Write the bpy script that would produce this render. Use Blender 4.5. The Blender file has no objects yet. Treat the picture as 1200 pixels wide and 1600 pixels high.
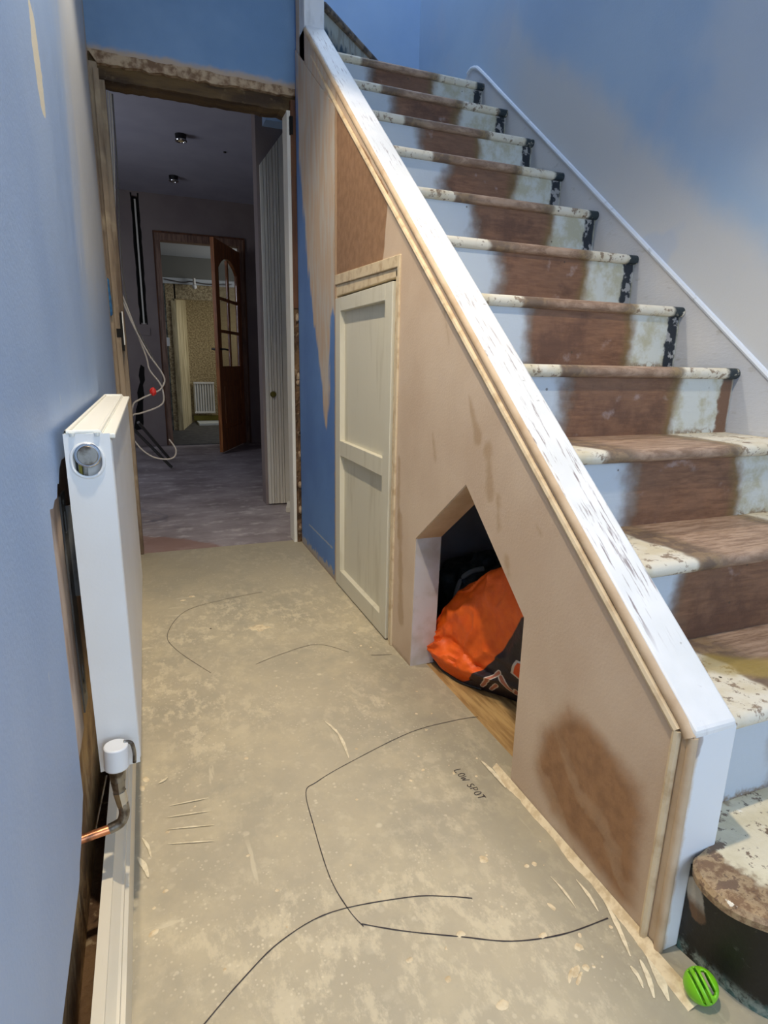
import bpy, bmesh, math, random
from mathutils import Vector, Matrix, noise as mnoise
random.seed(7)
SC = bpy.context.scene
COL = SC.collection
# ------------------------------------------------------------ camera
cd = bpy.data.cameras.new('camera'); cam = bpy.data.objects.new('camera', cd); COL.objects.link(cam)
X = Vector((0.931, -0.366, 0.019)); F = 924.0
def unit(v): v = Vector(v); v.normalize(); return v
Yc = unit((225-600, 560-800, F)); Dc = Vector((527-600, 4470-800, F)); Dc = unit(Dc - Dc.dot(Yc)*Yc)
Zc = -Dc; Xc = Yc.cross(Zc)
if Xc[0] < 0: Xc = -Xc
# rows Xc,Yc,Zc are the world axes in camera space (x right, y down, z forward)
right = Vector((Xc[0], Yc[0], Zc[0])); down = Vector((Xc[1], Yc[1], Zc[1])); fwd = Vector((Xc[2], Yc[2], Zc[2]))
mw = Matrix.Identity(4)
for i in range(3):
    mw[i][0] = right[i]; mw[i][1] = -down[i]; mw[i][2] = -fwd[i]
mw[2][3] = 0.90
cam.matrix_world = mw
cd.sensor_fit = 'VERTICAL'; cd.sensor_height = 36; cd.sensor_width = 27; cd.lens = 36*F/1600
cd.clip_start = 0.01
SC.camera = cam
# ------------------------------------------------------------ world, lights, exposure
w = bpy.data.worlds.new('world'); SC.world = w; w.use_nodes = True
w.node_tree.nodes['Background'].inputs[0].default_value = (0.62, 0.76, 1, 1)
w.node_tree.nodes['Background'].inputs[1].default_value = 0.6
vs = SC.view_settings; vs.view_transform = 'Standard'; vs.look = 'None'; vs.exposure = 0.35; vs.gamma = 1
vs.use_curve_mapping = False
def area(name, loc, target, sx, sy, power, color, spread=180):
    l = bpy.data.lights.new(name, 'AREA'); l.shape = 'RECTANGLE'; l.size = sx; l.size_y = sy
    l.energy = power; l.color = color; l.spread = math.radians(spread)
    o = bpy.data.objects.new(name, l); COL.objects.link(o); o.location = loc
    o.rotation_euler = (Vector(target)-Vector(loc)).to_track_quat('-Z', 'Y').to_euler(); return o
def spot(name, loc, target, power, color, deg, blend, r=.03):
    l = bpy.data.lights.new(name, 'SPOT'); l.energy = power; l.color = color
    l.spot_size = math.radians(deg); l.spot_blend = blend; l.shadow_soft_size = r
    o = bpy.data.objects.new(name, l); COL.objects.link(o); o.location = loc
    o.rotation_euler = (Vector(target)-Vector(loc)).to_track_quat('-Z', 'Y').to_euler(); return o
COOL = (0.75, 0.875, 1.0); WARM = (1.0, 0.84, 0.62)
area('front_door_daylight', (0.75, -2.1, 1.45), (0.75, 0, 1.3), 1.3, 1.9, 34, COOL)
area('landing_window_daylight', (0.95, 3.0, 4.6), (1.3, 1.2, 1.6), 0.9, 0.9, 28, COOL)
spot('ceiling_lamp_far', (0.12, 1.75, 2.44), (0.20, 1.65, 0), 42, WARM, 120, 0.6)
spot('ceiling_lamp_near', (0.12, 0.62, 2.44), (0.26, 0.62, 0), 88, WARM, 120, 0.6)
area('middle_room_fill', (-1.2, 4.7, 1.5), (0.6, 4.9, 1.0), 0.8, 1.0, 7.0, (0.85, 0.88, 1.0))  # added area light, out of view; no window is built here
area('end_room_fill', (2.2, 7.45, 1.6), (0.6, 7.6, 1.2), 0.5, 1.0, 8, (0.95, 0.97, 1.0))  # unseen light added to brighten the last room, no window behind it
area('end_recess_fill', (1.75, 8.7, 1.3), (0.4, 8.8, 0.8), 0.5, 0.8, 3.0, (1.0, 0.96, 0.86))  # extra warm fill added off to the side of the recess

# ------------------------------------------------------------ node helpers
def s2l(c):
    c = c/255.0
    return c/12.92 if c <= .04045 else ((c+.055)/1.055)**2.4
def C(r, g, b): return (s2l(r), s2l(g), s2l(b), 1.0)
class N:
    def __init__(s, g, o): s.g, s.o = g, o
    def _m(s, op, b=None, c=None, rev=False):
        n = s.g.nt.nodes.new('ShaderNodeMath'); n.operation = op
        ins = [s, b] if not rev else [b, s]
        if c is not None: ins.append(c)
        for i, v in enumerate(ins):
            if v is None: continue
            if isinstance(v, N): s.g.nt.links.new(v.o, n.inputs[i])
            else: n.inputs[i].default_value = v
        return N(s.g, n.outputs[0])
    def __add__(s, b): return s._m('ADD', b)
    __radd__ = __add__
    def __sub__(s, b): return s._m('SUBTRACT', b)
    def __rsub__(s, b): return s._m('SUBTRACT', b, rev=True)
    def __mul__(s, b): return s._m('MULTIPLY', b)
    __rmul__ = __mul__
    def __truediv__(s, b): return s._m('DIVIDE', b)
    def mx(s, b): return s._m('MAXIMUM', b)
    def mn(s, b): return s._m('MINIMUM', b)
    def ab(s): return s._m('ABSOLUTE')
    def pw(s, b): return s._m('POWER', b)
    def sin(s): return s._m('SINE')
    def sm(s, a, b):                      # 0 at a, 1 at b
        n = s.g.nt.nodes.new('ShaderNodeMapRange'); n.interpolation_type = 'SMOOTHSTEP'
        s.g.nt.links.new(s.o, n.inputs[0])
        if a < b: n.inputs[1].default_value, n.inputs[2].default_value, n.inputs[3].default_value, n.inputs[4].default_value = a, b, 0, 1
        else: n.inputs[1].default_value, n.inputs[2].default_value, n.inputs[3].default_value, n.inputs[4].default_value = b, a, 1, 0
        return N(s.g, n.outputs[0])
class G:
    def __init__(g, nt, off=(0, 0, 0)):
        g.nt = nt; g.tc = nt.nodes.new('ShaderNodeTexCoord')
        sp = nt.nodes.new('ShaderNodeSeparateXYZ'); nt.links.new(g.tc.outputs['Object'], sp.inputs[0])
        g.x, g.y, g.z = (N(g, sp.outputs[i]) for i in range(3))
        if off[0] or off[1]: g.x, g.y = g.x+off[0], g.y+off[1]      # masks are written from the staircase foot
        sp = nt.nodes.new('ShaderNodeSeparateXYZ'); nt.links.new(g.tc.outputs['UV'], sp.inputs[0])
        g.u, g.v = (N(g, sp.outputs[i]) for i in range(2))
    def vec(g, st, off=0):
        n = g.nt.nodes.new('ShaderNodeMapping'); g.nt.links.new(g.tc.outputs['Object'], n.inputs[0])
        n.inputs['Scale'].default_value = st; n.inputs['Location'].default_value = (off, off*.7, off*1.3)
        return n.outputs[0]
    def noise(g, scale, det=3, rough=.55, st=(1, 1, 1), off=0, dist=0):
        n = g.nt.nodes.new('ShaderNodeTexNoise'); g.nt.links.new(g.vec(st, off), n.inputs['Vector'])
        n.inputs['Scale'].default_value = scale; n.inputs['Detail'].default_value = det
        n.inputs['Roughness'].default_value = rough; n.inputs['Distortion'].default_value = dist
        return N(g, n.outputs[0])
    def vor(g, scale, st=(1, 1, 1), off=0, rnd=1):
        n = g.nt.nodes.new('ShaderNodeTexVoronoi'); g.nt.links.new(g.vec(st, off), n.inputs['Vector'])
        n.inputs['Scale'].default_value = scale; n.inputs['Randomness'].default_value = rnd
        return N(g, n.outputs['Distance'])
    def mix(g, f, a, b):
        n = g.nt.nodes.new('ShaderNodeMix'); n.data_type = 'RGBA'
        for v, i in ((f, 0), (a, 6), (b, 7)):
            if isinstance(v, N): g.nt.links.new(v.o, n.inputs[i])
            else: n.inputs[i].default_value = v
        return N(g, n.outputs[2])
    def caps(g, p, q, a, b):              # distance to segment a-b in the plane of the coords p, q
        (ax, ay), (bx, by) = a, b; dx, dy = bx-ax, by-ay; L = dx*dx+dy*dy
        px, py = p-ax, q-ay
        t = ((px*dx+py*dy)*(1/L)).mx(0.0).mn(1.0)
        ex, ey = px-t*dx, py-t*dy
        return (ex*ex+ey*ey).pw(.5)
    def poly(g, p, q, pts):               # signed distance-like measure of a convex polygon, <0 inside
        r = None; n = len(pts); area2 = sum(pts[i][0]*pts[(i+1) % n][1]-pts[(i+1) % n][0]*pts[i][1] for i in range(n))
        sg = 1 if area2 > 0 else -1
        for i in range(n):
            (ax, ay), (bx, by) = pts[i], pts[(i+1) % n]; l = math.hypot(bx-ax, by-ay)
            nx, ny = sg*(by-ay)/l, -sg*(bx-ax)/l
            d = p*nx+q*ny+(-(ax*nx+ay*ny)); r = d if r is None else r.mx(d)
        return r
def mk(name, f=None, col=(.5, .5, .5, 1), rough=.6, metal=0, bump=None, spec=.5, alpha=1, trans=0, coat=0, emit=None, off=(0, 0, 0)):
    m = bpy.data.materials.new(name); m.use_nodes = True; nt = m.node_tree; b = nt.nodes['Principled BSDF']
    g = G(nt, off); r = rough
    if f:
        out = f(g)
        if isinstance(out, dict): c = out['col']; r = out.get('rough', rough); bump = out.get('bump', bump)
        else: c = out
    else: c = col
    def st(k, v):
        if isinstance(v, N): nt.links.new(v.o, b.inputs[k])
        else: b.inputs[k].default_value = v
    st('Base Color', c); st('Roughness', r); st('Metallic', metal); st('Specular IOR Level', spec)
    if trans: st('Transmission Weight', trans)
    if coat: st('Coat Weight', coat)
    if emit: st('Emission Color', emit[0]); st('Emission Strength', emit[1])
    if bump is not None:
        h, s, d = bump
        if callable(h): h = h(g)
        n = nt.nodes.new('ShaderNodeBump'); n.inputs['Strength'].default_value = s; n.inputs['Distance'].default_value = d
        nt.links.new(h.o, n.inputs['Height']); nt.links.new(n.outputs[0], b.inputs['Normal'])
    return m
MT = {}
O_ST = (1.17, .3, 0); O_UP = (.691, 1.6, 0)
# ------------------------------------------------------------ materials
BLUE, BLUE2 = C(160, 184, 218), C(148, 174, 212)
PLAS, PLAS2, PLASG = C(210, 190, 168), C(196, 173, 150), C(190, 186, 180)
def f_left(g):
    n = g.noise(2.2, 4); n2 = g.noise(9, 4, st=(1, 1, .35))
    c = g.mix(n.sm(.35, .7), BLUE, BLUE2)
    d = (g.y-(2.5+(g.z-1.9)*.05)).ab()
    m = ((g.y+(n2-.5)*.4).sm(1.45, 1.9)*(g.z+(n-.5)*.3-(g.y-2)*.1).sm(.9, 1.25))
    c = g.mix(m*.9, c, C(200, 204, 206))
    c = g.mix((g.y+n2*.06).sm(2.76, 2.83), c, C(196, 176, 150))
    d = g.caps(g.y*.35, g.z, (1.150*.35, 1.395), (1.165*.35, 1.272))
    dd = d+(g.noise(60, 3)-.5)*.010+(g.z-1.33).ab()*.09
    c = g.mix(dd.sm(.0155, .0145), c, C(222, 216, 196))
    m = g.vor(14, st=(1, 1, .35), off=3)
    c = g.mix(m.sm(.055, .045)*.5, c, C(200, 208, 214))
    return dict(col=c, rough=.36+n2*.15, bump=(g.noise(180, 3)+g.noise(12, 3)*1.5, .12, .004))
MT['blue_left'] = mk('blue_left_wall_paint', f_left, spec=.5)
def f_back(g):
    n = g.noise(5, 4)
    c = g.mix(n.sm(.3, .7), C(116, 150, 188), C(104, 140, 180))
    c = g.mix((g.z+(g.noise(14, 3)-.5)*.05).sm(2.07, 2.045), c, C(176, 158, 140))
    return dict(col=c, rough=.6, bump=(g.noise(150, 3), .15, .004))
MT['blue_end'] = mk('blue_end_wall_paint', f_back)
def f_right(g):
    n = g.noise(1.7, 4, dist=.4); n2 = g.noise(6, 4); n3 = g.noise(1.1, 2, off=5)
    c = g.mix(n.sm(.3, .7), C(156, 180, 206), C(144, 170, 200))
    h = g.z-(g.y*.808-.04)                                  # height above the stair string line
    width = .27+g.y*.0
    m = (h+(n-.5)*.30+(n2-.5)*.12-width).sm(.08, -.08)*(g.y+(n2-.5)*.3).sm(2.9, 2.3)
    c = g.mix(m*.95, c, C(184, 188, 192))
    m = (g.y+(n-.5)*.9).sm(1.75, 1.35)*n3.sm(.38, .55)*h.sm(.3, .5)
    c = g.mix(m*.5, c, C(186, 190, 196))
    c = g.mix((g.noise(3.1, 3, off=9)).sm(.6, .68)*.45, c, C(160, 176, 200))
    return dict(col=c, rough=.6, bump=(g.noise(160, 3)+g.noise(8, 3)*2, .12, .004))
MT['blue_right'] = mk('blue_stair_wall_paint', f_right)
MT['blue_landing'] = mk('blue_landing_paint', lambda g: dict(col=g.mix(g.noise(3, 4).sm(.3, .7), C(152, 180, 212), C(140, 170, 206)), rough=.6, bump=(g.noise(160, 3), .12, .004)))
def f_string(g):
    n = g.noise(3, 4); n2 = g.noise(14, 5, st=(1, 1, 2.5))
    c = g.mix(n.sm(.35, .65), C(176, 182, 192), C(186, 188, 192))
    c = g.mix(n2.sm(.6, .72)*.5, c, C(150, 148, 146))
    return dict(col=c, rough=.6, bump=(g.noise(60, 4, st=(1, 1, 3))+n2, .25, .004))
MT['string'] = mk('grey_patched_string', f_string)
MT['string_bead'] = mk('white_string_edge', lambda g: g.mix(g.noise(30, 4).sm(.62, .75), C(200, 210, 224), C(176, 184, 196)), rough=.6)
def f_panel(g):
    n = g.noise(3, 4); n2 = g.noise(10, 5); nf = g.noise(34, 5)
    c = g.mix(n.sm(.3, .7), PLAS, PLAS2)
    c = g.mix(g.noise(7, 4, st=(1, 1, .3), off=2).sm(.55, .75)*.4, c, C(208, 192, 170))
    # trowelled brown spots
    for k, (a, b, r) in enumerate([((1.22, .83), (1.17, .74), .012), ((1.12, .72), (1.10, .62), .016), ((1.07, .62), (1.06, .56), .010), ((.93, .60), (.91, .585), .007),
                                   ((1.36, 1.02), (1.33, .95), .008), ((1.62, .62), (1.61, .38), .012), ((1.40, .72), (1.38, .66), .010), ((1.02, .50), (1.01, .47), .012),
                                   ((1.60, .45), (1.575, .12), .02)]):
        d = g.caps(g.y, g.z, a, b)+(n2-.5)*.05+(nf-.5)*.02
        c = g.mix(d.sm(r+.006, r-.014)*.55, c, C(164, 134, 98))
    # damp brown patch by the newel
    d = g.poly(g.y, g.z, [(.785, .285), (.855, .20), (.868, .09), (.80, .035), (.60, .01), (.573, .03), (.578, .20), (.60, .25), (.68, .28)])
    dd = d+(n2-.5)*.05+(nf-.5)*.016
    c = g.mix(dd.sm(.020, -.034)*.92, c, g.mix(nf.sm(.35, .7), C(156, 114, 76), C(134, 94, 60)))
    st = g.noise(16, 4, st=(1, 1.6, 1), off=4)
    lines = ((g.y*.60+g.z*-.8)*55+n2*7).sin()
    c = g.mix((lines.sm(.5, 1)*dd.sm(.01, -.02))*((g.z-(g.y-.5)*.45).sm(.10, .04))*.28, c, C(190, 166, 138))
    # fresh brown plaster above the cupboard door
    d = g.poly(g.y, g.z, [(2.256, 1.775), (2.262, 1.17), (1.80, 1.17), (1.775, 1.23), (1.75, 1.38), (1.80, 1.42)])
    dd = d+(n2-.5)*.022
    c = g.mix(dd.sm(.004, -.004), c, g.mix(nf.sm(.3, .7), C(158, 122, 92), C(140, 106, 78)))
    # pilaster left of the door : plaster over blue
    pil = g.y.sm(2.252, 2.258)
    fine = g.noise(28, 4, st=(1, 1, .18), off=8)
    cb = g.mix(n.sm(.3, .7), C(96, 136, 194), C(84, 122, 182))
    t1 = g.poly(g.y, g.z, [(2.2, 2.4), (2.2, 1.08), (2.57, 1.06), (2.68, 1.34), (2.80, 1.75), (2.86, 2.6)])
    t2 = g.poly(g.y, g.z, [(2.58, 1.2), (2.51, .93), (2.405, .66), (2.385, .65), (2.345, .80), (2.31, 1.2)])
    t1 = t1.mn(t2)+(fine-.5)*.12
    c2 = g.mix(t1.sm(.014, -.014), cb, g.mix(fine.sm(.4, .62), PLAS2, C(196, 188, 178)))
    ghost = g.caps(g.y, g.z, (2.70, .135), (2.31, .135))+(nf-.5)*.008
    c2 = g.mix(ghost.sm(.006, .002)*.8, c2, C(170, 176, 184))
    c2 = g.mix((g.z+(nf-.5)*.12).sm(.05, .02), c2, C(168, 160, 150))
    c2 = g.mix((g.y+(nf-.5)*.02).sm(2.275, 2.268), c2, C(176, 148, 120))
    c = g.mix(pil, c, c2)
    # browner towards the foot
    c = g.mix((g.z+(nf-.5)*.03).sm(.02, .0)*.5, c, C(140, 118, 92))
    return dict(col=c, rough=.75, bump=(g.noise(170, 3)+n2*2, .14, .004))
MT['panel'] = mk('skimmed_plaster_panel', f_panel, off=O_UP)
MT['plaster'] = mk('bare_plaster', lambda g: dict(col=g.mix(g.noise(12, 4).sm(.35, .7), C(200, 178, 150), C(182, 156, 126)), bump=(g.noise(120, 3), .15, .004)), rough=.75)
MT['bead'] = mk('cream_bead', lambda g: dict(col=g.mix(g.noise(26, 4).sm(.45, .7), C(216, 198, 166), C(190, 166, 132)), bump=(g.noise(90, 3), .15, .003)), rough=.6)
MT['reveal'] = mk('pale_reveal_board', lambda g: dict(col=g.mix(g.noise(9, 4).sm(.45, .7), C(206, 204, 206), C(184, 178, 170)), bump=(g.noise(90, 3), .1, .003)), rough=.6)
def f_cap(g):
    gr = g.noise(12, 6, .65, st=(12, 1.0, .8), off=1); big = g.noise(4.2, 3, off=6)
    sc = gr.sm(.54, .64)*(big.sm(.44, .6).mx(g.y.sm(1.12, .98)*g.y.sm(.60, .68)))
    c = g.mix(g.noise(6, 3).sm(.3, .7), C(234, 234, 234), C(218, 220, 220))
    c = g.mix(sc*.85, c, C(132, 118, 118))
    c = g.mix(g.noise(40, 3, off=4).sm(.70, .76)*.6, c, C(130, 125, 120))
    return dict(col=c, rough=.45, bump=(gr+g.noise(60, 3), .2, .003))
MT['cap'] = mk('worn_white_gloss', f_cap, off=O_ST)
def f_newel(g):
    n = g.noise(30, 5, .65); n2 = g.noise(16, 4, st=(1, 1, .4))
    c = g.mix(n2.sm(.6, .75)*.4, C(222, 226, 230), C(188, 192, 196))
    c = g.mix((g.x+(n-.5)*.014).sm(.707, .698), c, C(200, 182, 160))
    d = g.caps(g.x, g.z, (.702, .384), (.700, .362))+(n-.5)*.016
    c = g.mix(d.sm(.009, .004)*.7, c, C(140, 126, 120))
    return dict(col=c, rough=.42, bump=(n2+n, .12, .003))
MT['newel'] = mk('plaster_smeared_white_newel', f_newel, off=O_ST)
MT['white'] = mk('white_gloss_paint', lambda g: dict(col=g.mix(g.noise(16, 4, st=(1, 1, .4)).sm(.6, .75)*.5, C(222, 226, 230), C(180, 184, 188)), bump=(g.noise(50, 3, st=(1, 1, .4)), .1, .003)), rough=.4)
MT['skirt'] = mk('cream_skirting', lambda g: dict(col=g.mix(g.noise(60, 4, st=(1, .1, 1)).sm(.62, .75)*.4, C(238, 230, 208), C(200, 192, 172))), rough=.45)
MT['door_cream'] = mk('cream_cupboard_paint', lambda g: dict(col=g.mix(g.noise(22, 5, st=(1, 1, .15)).sm(.52, .75)*.6, C(214, 210, 192), C(186, 180, 158)), bump=(g.noise(60, 4, st=(1, 1, .1)), .15, .003)), rough=.5)
MT['rad'] = mk('radiator_enamel', lambda g: dict(col=g.mix(g.noise(5, 3).sm(.3, .7), C(226, 228, 228), C(220, 221, 220)), bump=(g.noise(220, 2), .05, .002)), rough=.35)
MT['rad_top'] = mk('radiator_top_enamel', col=C(226, 226, 218), rough=.4)
MT['chrome'] = mk('chrome', col=C(205, 208, 212), rough=.16, metal=1)
MT['dullmetal'] = mk('tarnished_metal', lambda g: dict(col=g.mix(g.noise(60, 4).sm(.4, .65), C(150, 148, 142), C(92, 84, 76))), rough=.35, metal=.9)
MT['galv'] = mk('galvanised_steel', lambda g: dict(col=g.mix(g.noise(20, 4).sm(.4, .65), C(140, 142, 144), C(112, 114, 116))), rough=.5, metal=.3)
MT['copper'] = mk('copper_pipe', lambda g: dict(col=g.mix(g.noise(70, 4).sm(.45, .68), C(206, 136, 94), C(120, 82, 62))), rough=.35, metal=.7)
MT['black'] = mk('black_plastic', col=C(18, 18, 20), rough=.4)
MT['dark'] = mk('dark_void', col=C(14, 12, 10), rough=.9)
def f_rough(g):
    n = g.noise(9, 5, .65); n2 = g.noise(40, 4)
    c = g.mix(n.sm(.35, .65), C(116, 90, 62), C(78, 56, 38)); c = g.mix(n2.sm(.6, .72)*.6, c, C(176, 158, 128))
    return dict(col=c, rough=.85, bump=(n*2+n2, .7, .012))
MT['raw'] = mk('hacked_brickwork', f_rough)
def f_rawwall(g):
    n = g.noise(9, 5, .65); n2 = g.noise(30, 4, st=(1, 1, .3))
    lo = g.mix(n.sm(.35, .65), C(186, 156, 108), C(124, 96, 62)); lo = g.mix(n2.sm(.58, .7)*.7, lo, C(186, 166, 130))
    up = g.mix(n2.sm(.35, .7), C(204, 182, 164), C(176, 150, 130))
    c = g.mix((g.z+(n-.5)*.25).sm(.26, .40), lo, up)
    return dict(col=c, rough=.85, bump=(n*2+n2, .6, .010))
MT['rawwall'] = mk('hacked_wall_behind_radiator', f_rawwall)
MT['undercoat'] = mk('pinkish_undercoat', lambda g: dict(col=g.mix(g.noise(20, 5, st=(1, 1, .3)).sm(.4, .65), C(226, 206, 188), C(190, 164, 144)), bump=(g.noise(40, 4, st=(1, 1, .3)), .4, .005)), rough=.85)
MT['raw_edge'] = mk('broken_plaster_edge', lambda g: dict(col=g.mix(g.noise(30, 5).sm(.4, .65), C(180, 158, 130), C(116, 90, 66)), bump=(g.noise(50, 5), .6, .008)), rough=.85)
def f_timber(g):
    n = g.noise(18, 5, .6, st=(1, 1, .12)); n2 = g.noise(6, 4)
    c = g.mix(n.sm(.35, .65), C(156, 138, 114), C(98, 80, 62)); c = g.mix(n2.sm(.55, .7)*.5, c, C(190, 172, 140))
    return dict(col=c, rough=.75, bump=(n*2, .5, .006))
MT['timber'] = mk('old_timber_stud', f_timber)
def f_lint(g):
    n = g.noise(14, 5, .6, st=(.2, 1, 1)); n2 = g.noise(22, 4)
    c = g.mix(n.sm(.35, .65), C(104, 82, 48), C(58, 42, 26)); c = g.mix(n2.sm(.62, .74)*.4, c, C(150, 132, 100))
    return dict(col=c, rough=.8, bump=(n*2+n2, .6, .01))
MT['lintel'] = mk('old_lintel_timber', f_lint)
MT['reddish'] = mk('reddish_brown_timber', lambda g: dict(col=g.mix(g.noise(30, 4, st=(1, 1, .1)).sm(.4, .7), C(112, 72, 46), C(78, 48, 32)), bump=(g.noise(40, 4, st=(1, 1, .1)), .3, .005)), rough=.7)
MT['teal'] = mk('teal_blue_paint', lambda g: g.mix(g.noise(60, 3).sm(.4, .6), C(40, 104, 150), C(30, 80, 120)), rough=.5)
def f_floor(g):
    n = g.noise(2.6, 5, .6); n2 = g.noise(9, 5, .65, off=2); n3 = g.noise(38, 4, off=4)
    c = g.mix(n.sm(.3, .7), C(188, 177, 152), C(170, 162, 142))
    c = g.mix((n2).sm(.42, .70)*.6, c, C(202, 190, 160))
    # dusty scuffed middle of the hall
    m = (g.noise(20, 5, .7, off=7, st=(1.4, .8, 1))).sm(.48, .62)*(g.noise(2.1, 3, off=3)).sm(.38, .6)
    c = g.mix(m*.65, c, C(220, 208, 178))
    # trowel streaks and scratches
    sk = g.noise(26, 4, .6, st=(1.0, .14, 1), off=1).sm(.64, .70)*g.noise(3, 3, off=8).sm(.5, .6)
    c = g.mix(sk*.6, c, C(218, 208, 180))
    sk = g.noise(30, 4, .6, st=(.14, 1.0, 1), off=5).sm(.66, .71)*g.noise(3.4, 3, off=11).sm(.5, .6)
    c = g.mix(sk*.55, c, C(222, 212, 184))
    # soft mottling and splatters of plaster, three sizes
    c = g.mix(n3.sm(.55, .72)*.35, c, C(214, 204, 176))
    w = (g.noise(60, 3)-.5)*.16
    for sc, r, o, a in ((46, .13, 0, .5), (17, .085, 3, .55), (95, .17, 9, .6), (7, .05, 5, .4)):
        den = g.noise(3.0, 4, .7, off=o+2).sm(.46, .62)
        c = g.mix((g.vor(sc, off=o)+w).sm(r+.06, r-.02)*den*a, c, C(228, 218, 192))
    c = g.mix(g.vor(5, off=6).sm(.035, .025), c, C(60, 54, 48))
    # greener cool band beside the stair panel
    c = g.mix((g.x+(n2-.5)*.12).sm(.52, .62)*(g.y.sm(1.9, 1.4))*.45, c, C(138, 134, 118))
    c = g.mix((g.y+(n2-.5)*.3).sm(2.0, 2.8)*.6, c, C(148, 142, 126))  # falling brightness towards the far end, put into the floor colour
    return dict(col=c, rough=.62, bump=(n3+n2, .18, .004))
MT['floor'] = mk('levelling_compound_floor', f_floor)
def f_floor2(g):
    n = g.noise(3, 5, .6, st=(.8, 1, 1)); n2 = g.noise(9, 5, .7, st=(.7, 1.1, 1))
    c = g.mix(n.sm(.3, .7), C(168, 160, 164), C(130, 121, 124)); c = g.mix(n2.sm(.5, .7)*.7, c, C(204, 198, 200))
    c = g.mix((g.poly(g.x, g.y, [(-.1, 2.85), (.42, 2.92), (.12, 3.12), (-.1, 3.35)])+(n2-.5)*.12).sm(.01, -.02)*.7, c, C(140, 104, 90))
    return dict(col=c, rough=.8, bump=(n2, .3, .006))
MT['floor2'] = mk('dusty_concrete_floor', f_floor2)
MT['floor3'] = mk('dark_grey_floor', lambda g: g.mix(g.noise(12, 4).sm(.4, .6), C(84, 84, 84), C(66, 66, 66)), rough=.8)
MT['room2'] = mk('taupe_room_wall', lambda g: dict(col=g.mix(g.noise(3, 4).sm(.3, .7), C(150, 138, 134), C(136, 124, 124)), bump=(g.noise(120, 3), .15, .004)), rough=.7)
MT['room2_ceiling'] = mk('white_ceiling_paint', lambda g: g.mix(g.noise(3, 4).sm(.3, .7), C(190, 192, 206), C(178, 180, 196)), rough=.8)
def f_wallp(g):
    n = g.vor(60, st=(1, 1, 1.3)); n2 = g.noise(50, 5, .75)
    c = g.mix(n2.sm(.42, .58), C(196, 180, 142), C(140, 124, 92))
    return dict(col=c, rough=.85, bump=(n+n2, .5, .008))
MT['artex'] = mk('stippled_stripped_wall', f_wallp)
MT['curtainwall'] = mk('streaky_cream_wall', lambda g: dict(col=g.mix(g.noise(14, 4, st=(1, 1, .15)).sm(.4, .62), C(206, 194, 156), C(162, 148, 112)), bump=(g.noise(20, 4, st=(1, 1, .15)), .4, .01)), rough=.8)
MT['greenbrick'] = mk('grey_green_wall', lambda g: dict(col=g.mix(g.noise(16, 4).sm(.4, .6), C(104, 112, 108), C(70, 76, 74))), rough=.85)
MT['ceil3'] = mk('pale_end_ceiling', col=C(206, 212, 214), rough=.8)
MT['beam3'] = mk('grey_downstand', col=C(120, 120, 112), rough=.8)
def f_pine(g):
    n = g.noise(10, 5, .6, st=(6, 6, .5), dist=.6)
    return dict(col=g.mix(n.sm(.35, .65), C(186, 118, 62), C(138, 78, 36)), rough=.4, bump=(n, .2, .003))
MT['pine'] = mk('varnished_pine', f_pine)
MT['pine_frame'] = mk('darker_pine_frame', lambda g: g.mix(g.noise(10, 5, .6, st=(6, 6, .5)).sm(.35, .65), C(150, 118, 98), C(110, 82, 66)), rough=.5)
MT['glass'] = mk('window_glass', col=(1, 1, 1, 1), rough=.04, trans=1, spec=.5)
MT['boardwhite'] = mk('old_white_boarding', lambda g: dict(col=g.mix(g.noise(14, 4, st=(1, 1, .12)).sm(.42, .64), C(232, 229, 218), C(226, 223, 212)), bump=(g.noise(30, 4, st=(1, 1, .1)), .04, .002)), rough=.6)
MT['brass'] = mk('tarnished_brass', col=C(120, 112, 50), rough=.4, metal=.7)
MT['cable'] = mk('grey_cable', col=C(176, 168, 158), rough=.5)
MT['cable_dark'] = mk('dark_grey_cable', col=C(88, 84, 80), rough=.5)
MT['red'] = mk('red_plastic', col=C(214, 48, 40), rough=.4)
MT['boards'] = mk('under_stair_floorboard', lambda g: dict(col=g.mix(g.noise(12, 5, .6, st=(5, .6, 1)).sm(.35, .65), C(190, 158, 106), C(148, 116, 72)), bump=(g.noise(12, 5, .6, st=(5, .6, 1)), .2, .003)), rough=.6)
MT['cupwall'] = mk('grey_cupboard_wall', lambda g: g.mix(g.noise(6, 4).sm(.3, .7), C(214, 208, 208), C(200, 196, 198)), rough=.8)
MT['raw_underside'] = mk('dusty_stair_underside', col=C(84, 66, 50), rough=.9)
MT['marker'] = mk('black_marker_ink', col=C(52, 46, 50), rough=.5)
MT['splash'] = mk('dried_plaster_splash', lambda g: g.mix(g.noise(60, 4).sm(.4, .65), C(228, 212, 178), C(204, 184, 148)), rough=.8)
MT['thin_splash'] = mk('thin_plaster_smear', lambda g: g.mix(g.noise(90, 4).sm(.4, .65), C(232, 221, 192), C(212, 200, 170)), rough=.8)
MT['toy'] = mk('lime_green_rubber', col=C(122, 200, 30), rough=.35)
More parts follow.
